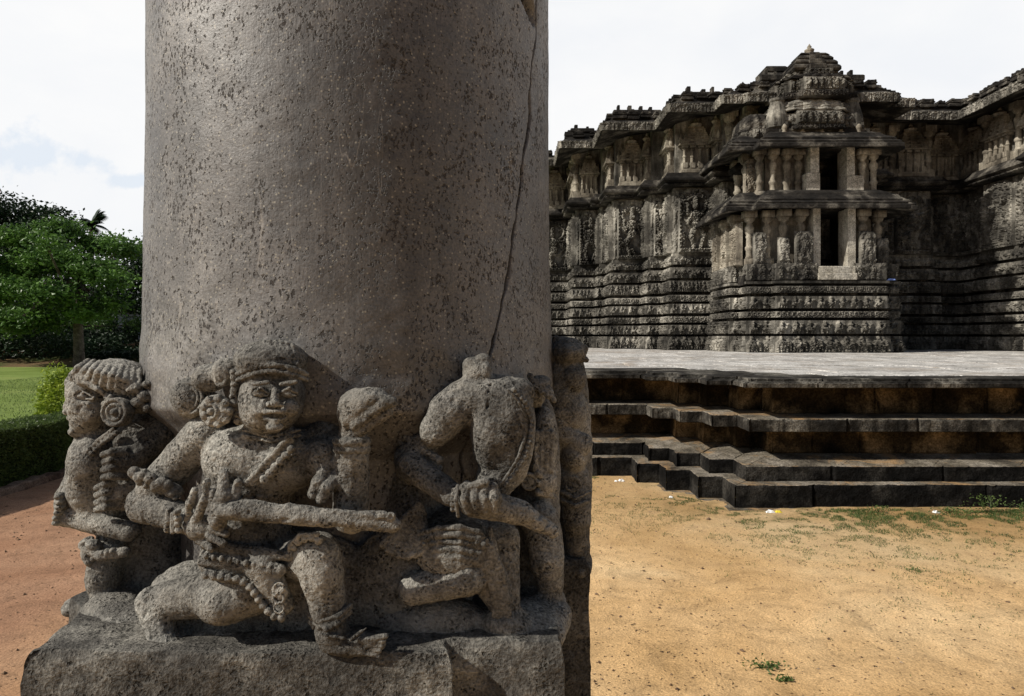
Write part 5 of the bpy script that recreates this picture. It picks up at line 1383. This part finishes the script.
s.e(96, 462, YL + .01, 25, 32, 30, .012); s.e(92, 488, YL + .01, 22, 26, 26, .012); s.e(104, 510, YL + .02, 26, 24, 26, .012)
s.c((134, 440, YL + .0), (166, 430, YL + .02), 19, 17, .012); s.c((160, 436, YL), (128, 462, YL - .04), 15, 12, .01)   # arm across
s.e(124, 462, YL - .045, 14, 16, 12, .006)
for i in range(4): s.c((126, 452 + i * 8.0, YL - .055), (112, 452 + i * 8.0, YL - .066), 4.3, 4.3, .002); s.c((112, 452 + i * 8, YL - .066), (103, 455 + i * 7.5, YL - .06), 4.2, 3.4, .002)
for i in range(4): s.c((118, 482 + i * 7.5, YL - .04), (106, 484 + i * 7.5, YL - .056), 4.4, 4.2, .002); s.c((106, 484 + i * 7.5, YL - .056), (97, 488 + i * 7.3, YL - .05), 4.2, 3.2, .002)
s.e(128, 492, YL - .02, 16, 18, 18, .008); s.c((140, 486, YL - .02), (166, 478, YL), 13, 12, .01)
s.c((66, 496, YL + .02), (67, 516, YL - .01), 10, 10, .008); s.c((67, 516, YL - .01), (130, 532, YL - .035), 10, 10, .006)   # forearm / weapon
s.c((64, 502, YL), (78, 470, YL + .03), 8, 10, .012)
s.c((110, 546, YL), (104, 612, YL + .02), 16, 15, .01); s.e(104, 575, YL - .01, 16, 26, 18, .01)
s.c((104, 612, YL + .01), (92, 622, YL - .04), 12, 9, .008)
s.e(150, 560, YL + .06, 34, 70, 24, .02); s.e(140, 470, YL + .07, 30, 60, 24, .02); s.e(125, 622, YL + .0, 44, 16, 40, .015); s.e(77, 606, YL + .06, 12, 9, 16, .01)
s.e(150, 618, YL - .06, 20, 16, 24, .015); s.e(112, 606, YL - .04, 26, 12, 30, .015); s.e(128, 618, YL - .08, 30, 10, 26, .015)
fig1 = s.mesh('carved_warrior', CM, pillar, .0018, 31); fig1['label'] = 'carved warrior in profile facing left'
q = box_sc(60, 160, 350, 420, 1.15, 1.45, .0022)
q.e(112, 376, YL + .01, 38, 17, 34, .006); q.e(132, 392, YL + .01, 19, 22, 30, .008); q.e(142, 404, YL, 9, 9, 14, .006)
for k in range(10):
    t = k / 9; x0, y0 = 74 + 66 * t, 376 + 22 * t ** 1.3; x1, y1 = 88 + 52 * t, 361 + 9 * t
    q.c((x0, y0, YL - .035 - .02 * math.sin(3.14 * t)), ((x0 + x1) / 2 - 2, (y0 + y1) / 2, YL - .045 - .018 * math.sin(3.14 * t)), 4.2, 3.8, .0015); q.c(((x0 + x1) / 2 - 2, (y0 + y1) / 2, YL - .045 - .018 * math.sin(3.14 * t)), (x1, y1, YL - .02), 3.8, 3, .0015)
q.poly([(72, 379, YL - .02), (84, 382, YL - .05), (98, 389, YL - .058), (108, 396, YL - .05)], 2.4, .002)
for x, y, r_ in ((134, 388, 8), (144, 396, 7), (148, 384, 6), (138, 402, 7), (147, 408, 5), (124, 384, 6), (110, 398, 5), (106, 404, 4)): q.e(x, y, YL - .05, r_, r_ * .8, r_, .003)
q.mesh('hair', CM, fig1, .002, 33)
q = box_sc(98, 140, 392, 434, 1.15, 1.4, .0018)
nn_ = np.array([-.12, -1, .08]); c0 = W(119, 412, YL - .055)
q.disc(c0, nn_, rp_(14.8, 1.25), .014); q.tor(c0 + nn_ * .014, nn_, rp_(12.6, 1.25), .0042, .001); q.tor(c0 + nn_ * .014, nn_, rp_(7.6, 1.25), .0032, .001); q.ell(c0 + nn_ * .015, (rp_(3.6, 1.25),) * 3, .001)
q.mesh('earring', CM, fig1, .0006, 34)
q = box_sc(60, 125, 425, 520, 1.1, 1.4, .002)
g_ = [(113, 430, YL - .045), (98, 441, YL - .045), (85, 454, YL - .035), (76, 468, YL - .025), (72, 485, YL - .02), (71, 505, YL - .02)]
q.poly(g_, 2.4, .002); q.beads([(x + 3, y + 3, z - .002) for x, y, z in g_], 3.0)
q.mesh('garland', CM, fig1, .0008, 35)
q = box_sc(70, 135, 528, 575, 1.1, 1.45, .0022)
q.poly([(84, 545, YL - .03), (100, 556, YL - .05), (125, 552, YL - .05)], 5, .003); q.e(89, 556, YL - .03, 6, 12, 8, .004, ang=.4); q.e(94, 545, YL - .04, 8, 5, 8, .003, ang=-.5); q.e(87, 541, YL - .03, 7, 4, 7, .003, ang=.5)
q.beads([(88, 562, YL - .04), (102, 553, YL - .055), (118, 550, YL - .055)], 3.2)
q.mesh('knotted_sash', CM, fig1, .0012, 36)
q = box_sc(54, 80, 486, 530, 1.1, 1.45, .0022)
for k in range(6): q.e(60 + 2 * math.sin(k), 496 + k * 5.2, YL - .025, 4.4, 3.8, 8, .0015)
q.mesh('armlet', CM, fig1, .001, 37)

# ================= figure at the right seen from behind
YR = 1.20
s = box_sc(392, 572, 344, 660, 1.03, 1.46, .0025)
s.e(478, 372, YR, 15, 15, 18, .006); s.e(471, 365, YR - .01, 8, 8, 9, .004); s.e(482, 361, YR - .005, 9, 7, 9, .004); s.e(486, 370, YR - .02, 6, 8, 8, .003); s.c((464, 372, YR - .04), (478, 358, YR - .04), 3.5, 2, .002, 'sub'); s.c((480, 376, YR - .05), (492, 366, YR - .04), 3, 2.5, .002, 'sub'); s.e(490, 388, YR + .02, 22, 12, 18, .01)
s.e(505, 424, YR, 30, 48, 36, .010); s.e(490, 428, YR - .005, 20, 44, 34, .012); s.c((460, 396, YR), (520, 392, YR), 16, 14, .012); s.e(490, 400, YR, 36, 24, 30, .014); s.e(508, 452, YR, 24, 34, 28, .012); s.e(497, 478, YR, 22, 18, 24, .012)
s.c((470, 398, YR - .01), (436, 430, YR - .02), 20, 17, .012); s.e(450, 410, YR - .015, 24, 20, 22, .012, ang=.7)
s.c((428, 440, YR + .01), (408, 458, YR), 14, 14, .01)
s.c((410, 466, YR - .02), (452, 494, YR - .075), 15.5, 12.5, .010)
s.e(480, 498, YR - .085, 22, 17, 15, .006)
for i in range(4): s.c((467 + i * 9, 484 + i * 1.0, YR - .098), (464 + i * 10, 498, YR - .108), 4.8, 4.6, .002); s.c((464 + i * 10, 498, YR - .108), (468 + i * 9, 511, YR - .10), 4.6, 4, .002)
s.c((462, 488, YR - .10), (486, 482, YR - .105), 4.4, 4, .002)
s.e(452, 540, YR, 34, 30, 34, .012); s.e(480, 545, YR + .01, 30, 26, 30, .012)
s.c((413, 590, YR - .055), (466, 578, YR - .06), 15, 18, .010); s.e(476, 574, YR - .05, 14, 18, 16, .01)
s.c((540, 522, YR + .08), (547, 560, YR + .06), 20, 17, .01); s.c((547, 560, YR + .06), (552, 596, YR + .07), 17, 11, .008); s.e(554, 610, YR + .06, 15, 8, 18, .005)
s.c((500, 540, YR), (508, 612, YR - .03), 20, 12, .012); s.e(505, 622, YR - .03, 24, 14, 22, .014)
s.e(430, 560, YR + .045, 50, 70, 16, .02); s.e(530, 560, YR + .15, 34, 80, 30, .02); s.e(540, 470, YR + .17, 20, 80, 30, .02); s.e(535, 618, YR + .06, 36, 22, 40, .02); s.e(430, 622, YR - .01, 60, 26, 30, .02); s.e(520, 632, YR + .0, 46, 22, 40, .02)
s.c((420, 470, YR + .05), (400, 540, YR + .03), 24, 24, .02)
pts = [(491, 372), (489, 395), (487, 415), (481, 435), (476, 452)]                                                # the crack runs on down the back
for dd in (.038, .046, .054, .062, .070, .078): s.poly([(x, y, YR - dd) for x, y in pts], 1.5, .001, 'sub')
s.poly([(466, 560, YR - .10), (462, 575, YR - .118), (458, 592, YR - .115)], 1.0, .001, 'sub')
# the companion wedged behind: small head in profile and folded arms
YC = 1.31
s.e(534, 394, YC, 12, 14, 16, .005); s.c((524, 392, YC), (522, 398, YC), 3, 3, .002); s.e(540, 384, YC - .01, 12, 9, 14, .004)
for i in range(4): s.c((530 + i * 6, 376 + i * 4, YC - .03), (536 + i * 6, 388 + i * 4, YC - .035), 3, 3, .0015)
s.e(545, 440, YC, 13, 34, 18, .008)
for i in range(4): s.c((537 + i * 5, 432, YC - .03), (536 + i * 5, 470, YC - .035), 2.6, 3, .0015)
s.e(546, 482, YC - .02, 11, 16, 14, .006)
for i in range(3): s.c((538, 474 + i * 9, YC - .04), (553, 478 + i * 9, YC - .03), 3.4, 3, .0015)
s.tor(W(529, 482, YC - .04), (0, -1, 0), rp_(8, 1.2), .003, .001); s.e(529, 482, YC - .03, 8, 9, 6, .003)
fig3 = s.mesh('carved_warrior', CM, pillar, .0019, 51); fig3['label'] = 'carved figure crouching with its back turned'
q = box_sc(495, 545, 385, 495, 1.03, 1.4, .002)
g_ = [(514, 390, YR - .052), (525, 402, YR - .048), (532, 420, YR - .04), (530, 440, YR - .045), (524, 458, YR - .05), (514, 474, YR - .055), (506, 484, YR - .06)]
q.beads(g_, 3.0); q.poly([(x - 6, y, z - .006) for x, y, z in g_], 1.5, .001)
q.mesh('garland', CM, fig3, .0008, 52)
q = box_sc(392, 462, 420, 520, 1.03, 1.35, .002)
q.poly([(398, 432, YR + .01), (418, 447, YR - .008), (440, 460, YR - .03)], 4, .004); q.poly([(396, 440, YR + .01), (416, 455, YR - .008), (440, 468, YR - .03)], 3, .003)
for k in range(4): q.e(424 + k * 5, 450 + k * 3.4, YR - .018 - k * .006, 4, 4, 4, .001)
q.mesh('armlet', CM, fig3, .0009, 58)
q = box_sc(440, 470, 478, 524, 1.03, 1.3, .002)
q.beads([(454, 490, YR - .10), (452, 502, YR - .105), (453, 514, YR - .10)], 2.8); q.poly([(458, 486, YR - .10), (456, 500, YR - .11), (458, 516, YR - .10)], 2.2, .002)
q.mesh('bracelet', CM, fig3, .0009, 53)
q = box_sc(465, 572, 480, 548, 1.03, 1.42, .0024)
q.c((474, 502, YR - .075), (520, 512, YR - .05), 15, 12, .008); q.c((520, 512, YR - .05), (552, 531, YR - .03), 12, 6.5, .006)
q.mesh('club', CM, fig3, .0024, 54)
q = box_sc(372, 512, 505, 632, 1.02, 1.35, .0022)                                                           # pleated kilt, tassels and trailing cloth
q.e(456, 550, YR - .03, 42, 29, 32, .010); q.c((474, 548, YR - .03), (504, 600, YR - .02), 22, 18, .012)
for k in range(5):
    b_ = [(418, 534 + k * 6.5, YR - .055), (438, 528 + k * 7, YR - .078), (460, 527 + k * 7.5, YR - .083), (478, 532 + k * 7, YR - .074), (491 - k * 1.5, 546 + k * 6, YR - .066), (502 - k * 2.4, 570 + k * 5, YR - .060), (512 - k * 4.5, 616, YR - .052)]
    q.poly(b_, (2.6, 3.4, 2.4, 3.4, 2.6)[k], .004)
for k in range(9): q.ell(W(424 + k * 7.5, 544 - 3 * math.sin(k / 8 * 3.14), YR - .078), (rp_(2.6, YR), .004, rp_(2.0, YR)), .002)
for j in range(2): q.poly([(480 + j * 9, 536 - j * 6, YR - .055), (492 + j * 5, 560, YR - .055), (499 + j * 4, 585, YR - .055), (501 + j * 4, 612, YR - .05)], 3.4, .003)
for k in range(9):
    ex = 384 + k * 5.2; ey = 534 + 20 * math.sin(math.pi * (k + 1.5) / 12); q.c((418 + k * .8, 503 + k, YR - .045), (ex, ey, YR - .062), 2.8, 4.2, .0015); q.e(ex - 1, ey + 2, YR - .064, 4.2, 4.6, 4.4, .002)
q.mesh('kilt', CM, fig3, .0014, 55)
q = box_sc(535, 572, 594, 618, 1.1, 1.42, .002)
for k in range(3): q.tor(W(553, 600 + k * 5, YR + .08), (0, .1, 1), rp_(12, 1.28), .0032, .001)
q.disc(W(553, 605, YR + .08), (0, .1, 1), rp_(12, 1.28), .03, .002)
q.mesh('anklet', CM, fig3, .0006, 56)

# ================= figure at the far right edge
YF = 1.56
s = box_sc(545, 600, 330, 600, 1.40, 1.85, .003)
s.e(566, 352, YF + .03, 20, 15, 40, .010); s.c((556, 340, YF), (584, 348, YF), 5, 4, .004); s.c((552, 356, YF - .02), (586, 360, YF - .01), 4, 3.5, .003); s.e(560, 400, YF + .02, 20, 60, 30, .02); s.e(571, 377, YF, 15, 17, 24, .005)
for k in range(3): s.tor(W(572, 376, YF - .028), (0, -1, 0), rp_(4 + k * 4, YF), .0032, .002)
s.e(571, 412, YF + .01, 15, 22, 26, .008); s.c((560, 404, YF - .03), (560, 425, YF - .04), 4, 4, .003)
s.c((560, 432, YF - .03), (582, 444, YF - .03), 9, 11, .006); s.e(574, 455, YF, 14, 18, 24, .01)
s.c((574, 478, YF), (577, 520, YF - .01), 16, 14, .008); s.poly([(562, 492, YF - .04), (575, 498, YF - .055), (590, 492, YF - .04)], 2.2, .002); s.poly([(562, 500, YF - .04), (575, 506, YF - .055), (590, 500, YF - .04)], 2.2, .002)
s.tor(W(573, 484, YF - .05), (0, -1, 0), rp_(7, YF), .003, .002)
s.c((577, 522, YF), (578, 552, YF), 13, 12, .01); s.e(572, 470, YF + .09, 20, 130, 34, .02); s.e(578, 562, YF + .03, 14, 14, 34, .01)
fig5 = s.mesh('carved_warrior', CM, pillar, .0024, 71); fig5['label'] = 'carved standing figure at the right edge, seen edge-on'

# ================= rough block under the figures, real rock surface by the same sculpting
bp = np.array([(-.77, 1.07), (-.094, 1.07), (-.099, 1.11), (.082, 1.11), (.084, 1.50), (.174, 1.52), (.174, 1.95), (.08, 1.97), (.08, 2.07), (-.78, 2.07), (-.80, 1.9), (-.84, 1.86), (-.84, 1.30), (-.79, 1.24)]) * S
def block_part(poly, z0, z1, name, seed, top_jit=.010):
    """polygon prism with a dense broken surface"""
    pts = []
    n = len(poly)
    for i in range(n):
        a, b = poly[i], poly[(i + 1) % n]; l = np.hypot(*(b - a)); k = max(1, int(l / .008))
        for t in range(k): pts.append(a + (b - a) * t / k)
    pts = np.array(pts); m = len(pts); cen = poly.mean(0)
    zs = np.concatenate([[z0, z0 + .3], np.arange(z1 - .42, z1, .008), [z1 - .003, z1]]) if z1 - z0 > .5 else np.linspace(z0, z1, 12)
    rows = []
    d = np.roll(pts, -1, 0) - np.roll(pts, 1, 0); nn = np.stack([d[:, 1], -d[:, 0]], 1); nn /= np.linalg.norm(nn, axis=1, keepdims=True)
    for z in zs:
        f = fbm(pts[:, 0], pts[:, 1], np.full(m, z), 14, 4, seed); f2 = np.clip(fbm(pts[:, 0], pts[:, 1], np.full(m, z), 5, 2, seed + 2) - .1, 0, 1)
        e = math.exp(-((z1 - z) / .010)); chip = np.clip(fbm(pts[:, 0], pts[:, 1], np.full(m, z * .3), 9, 3, seed + 4) + .15, 0, 1) * .016 * e
        off = .010 * f - .015 * f2 - chip - .004 * e
        q = pts + nn * off[:, None]; rows.append(np.column_stack([q, np.full(m, z) + .002 * f]))
    # top: shrink toward the centre
    last = rows[-1][:, :2].copy()
    for t in np.linspace(.004, .6, 90):
        q = last + (cen - last) * t; f = fbm(q[:, 0], q[:, 1], q[:, 0] * 0, 7, 4, seed + 9)
        rows.append(np.column_stack([q + (rows[-1][:, :2] * 0), z1 + top_jit * f * min(1, t * 8) + .001]))
    V = np.concatenate(rows); nr = len(rows); idx = np.arange(nr * m).reshape(nr, m); nx = np.roll(idx, -1, 1)
    Fq = np.stack([idx[:-1], nx[:-1], nx[1:], idx[1:]], -1).reshape(-1, 4)
    return mesh_obj(name, V, Fq, M['block'], pillar, False)
block_part(bp, .25, ZB, 'base_block', 81, .008)
block_part(bp * np.array([1.0, 1.0]) + (bp - bp.mean(0)) * .12, -.05, .27, 'plinth', 85)
# ================================================================== CAMERA, SUN, SKY
cam = bpy.data.cameras.new('camera'); co = bpy.data.objects.new('camera', cam); col.objects.link(co); scene.camera = co
co.location = (0, 0, H); co.rotation_euler = (rad(90), 0, 0); cam.lens = 24; cam.sensor_width = 36; cam.shift_y = -(348 - HY) / 1024; cam.clip_end = 2000; cam.clip_start = .05
EL = rad(38); AZ = rad(20)                                   # sun from the left, a little behind the camera
to_sun = Vector((-math.cos(AZ) * math.cos(EL), -math.sin(AZ) * math.cos(EL), math.sin(EL)))
sun = bpy.data.lights.new('sun', 'SUN'); sun.energy = 5.0; sun.angle = rad(.6); sun.color = (1, .94, .84)
so = bpy.data.objects.new('sun', sun); col.objects.link(so); so.rotation_euler = (-to_sun).to_track_quat('-Z', 'Y').to_euler(); so.location = (-10, -3, 12)
w = bpy.data.worlds.new('World'); scene.world = w; w.use_nodes = True; nt = w.node_tree; nt.nodes.clear()
out = N(nt, 'ShaderNodeOutputWorld'); bg = N(nt, 'ShaderNodeBackground'); bg.inputs[1].default_value = .06
sky = N(nt, 'ShaderNodeTexSky', sky_type='NISHITA'); sky.sun_disc = False; sky.sun_elevation = EL; sky.sun_rotation = math.atan2(to_sun.x, to_sun.y)
sky.air_density = 1.0; sky.dust_density = 2.0
tc = N(nt, 'ShaderNodeTexCoord'); g = tc.outputs['Generated']
mp = N(nt, 'ShaderNodeMapping'); mp.inputs['Scale'].default_value = (1, 1, 2.2); mp.inputs['Location'].default_value = (.3, .1, .0); L(nt, g, mp.inputs[0])
n1 = noise(nt, mp.outputs[0], 3.2, 6, .55, .3)
# clear patches low on the left; nearly everywhere else bright thin cloud
def patch(px, py, rx, ry):
    d = Vector(((px - 512) / F, 1, (HY - py) / F)).normalized()
    sb = N(nt, 'ShaderNodeVectorMath', operation='SUBTRACT'); L(nt, g, sb.inputs[0]); sb.inputs[1].default_value = d
    ml = N(nt, 'ShaderNodeVectorMath', operation='MULTIPLY'); L(nt, sb.outputs[0], ml.inputs[0]); ml.inputs[1].default_value = (F / rx, F / rx, F / ry)
    nz = N(nt, 'ShaderNodeTexNoise'); nz.inputs['Scale'].default_value = 14; nz.inputs['Detail'].default_value = 7; nz.inputs['Roughness'].default_value = .6; L(nt, g, nz.inputs['Vector'])
    ln = N(nt, 'ShaderNodeVectorMath', operation='LENGTH'); L(nt, ml.outputs[0], ln.inputs[0])
    return math_(nt, 'ADD', ln.outputs['Value'], math_(nt, 'MULTIPLY', math_(nt, 'SUBTRACT', nz.outputs['Fac'], .5), 4.5))
m1 = math_(nt, 'MINIMUM', math_(nt, 'MINIMUM', patch(16, 136, 32, 27), patch(90, 160, 22, 13)), patch(130, 180, 16, 7))
clear = ramp(nt, m1, [(.5, .6), (1.25, 0.0)])
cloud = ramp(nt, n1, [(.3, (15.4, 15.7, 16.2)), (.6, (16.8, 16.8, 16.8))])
# bright haze cloud ahead; unseen sky overhead and behind darkened to cut ambient light
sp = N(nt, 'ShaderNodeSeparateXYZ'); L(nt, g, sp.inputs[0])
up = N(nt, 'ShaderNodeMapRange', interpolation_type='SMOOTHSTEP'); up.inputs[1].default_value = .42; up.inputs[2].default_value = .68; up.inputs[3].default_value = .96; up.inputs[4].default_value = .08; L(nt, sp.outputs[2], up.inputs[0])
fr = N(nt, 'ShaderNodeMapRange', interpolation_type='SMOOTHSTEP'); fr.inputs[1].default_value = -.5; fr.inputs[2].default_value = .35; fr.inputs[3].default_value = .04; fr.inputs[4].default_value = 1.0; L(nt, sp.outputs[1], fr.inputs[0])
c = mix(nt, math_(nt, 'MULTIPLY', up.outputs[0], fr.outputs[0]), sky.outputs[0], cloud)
c2 = mix(nt, .95, sky.outputs[0], (12.0, 13.6, 15.6))
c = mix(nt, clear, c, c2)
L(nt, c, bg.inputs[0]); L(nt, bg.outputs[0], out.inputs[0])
scene.view_settings.view_transform = 'Standard'; scene.view_settings.look = 'None'; scene.view_settings.exposure = 0; scene.view_settings.gamma = 1
scene.render.engine = 'CYCLES'; scene.cycles.max_bounces = 6
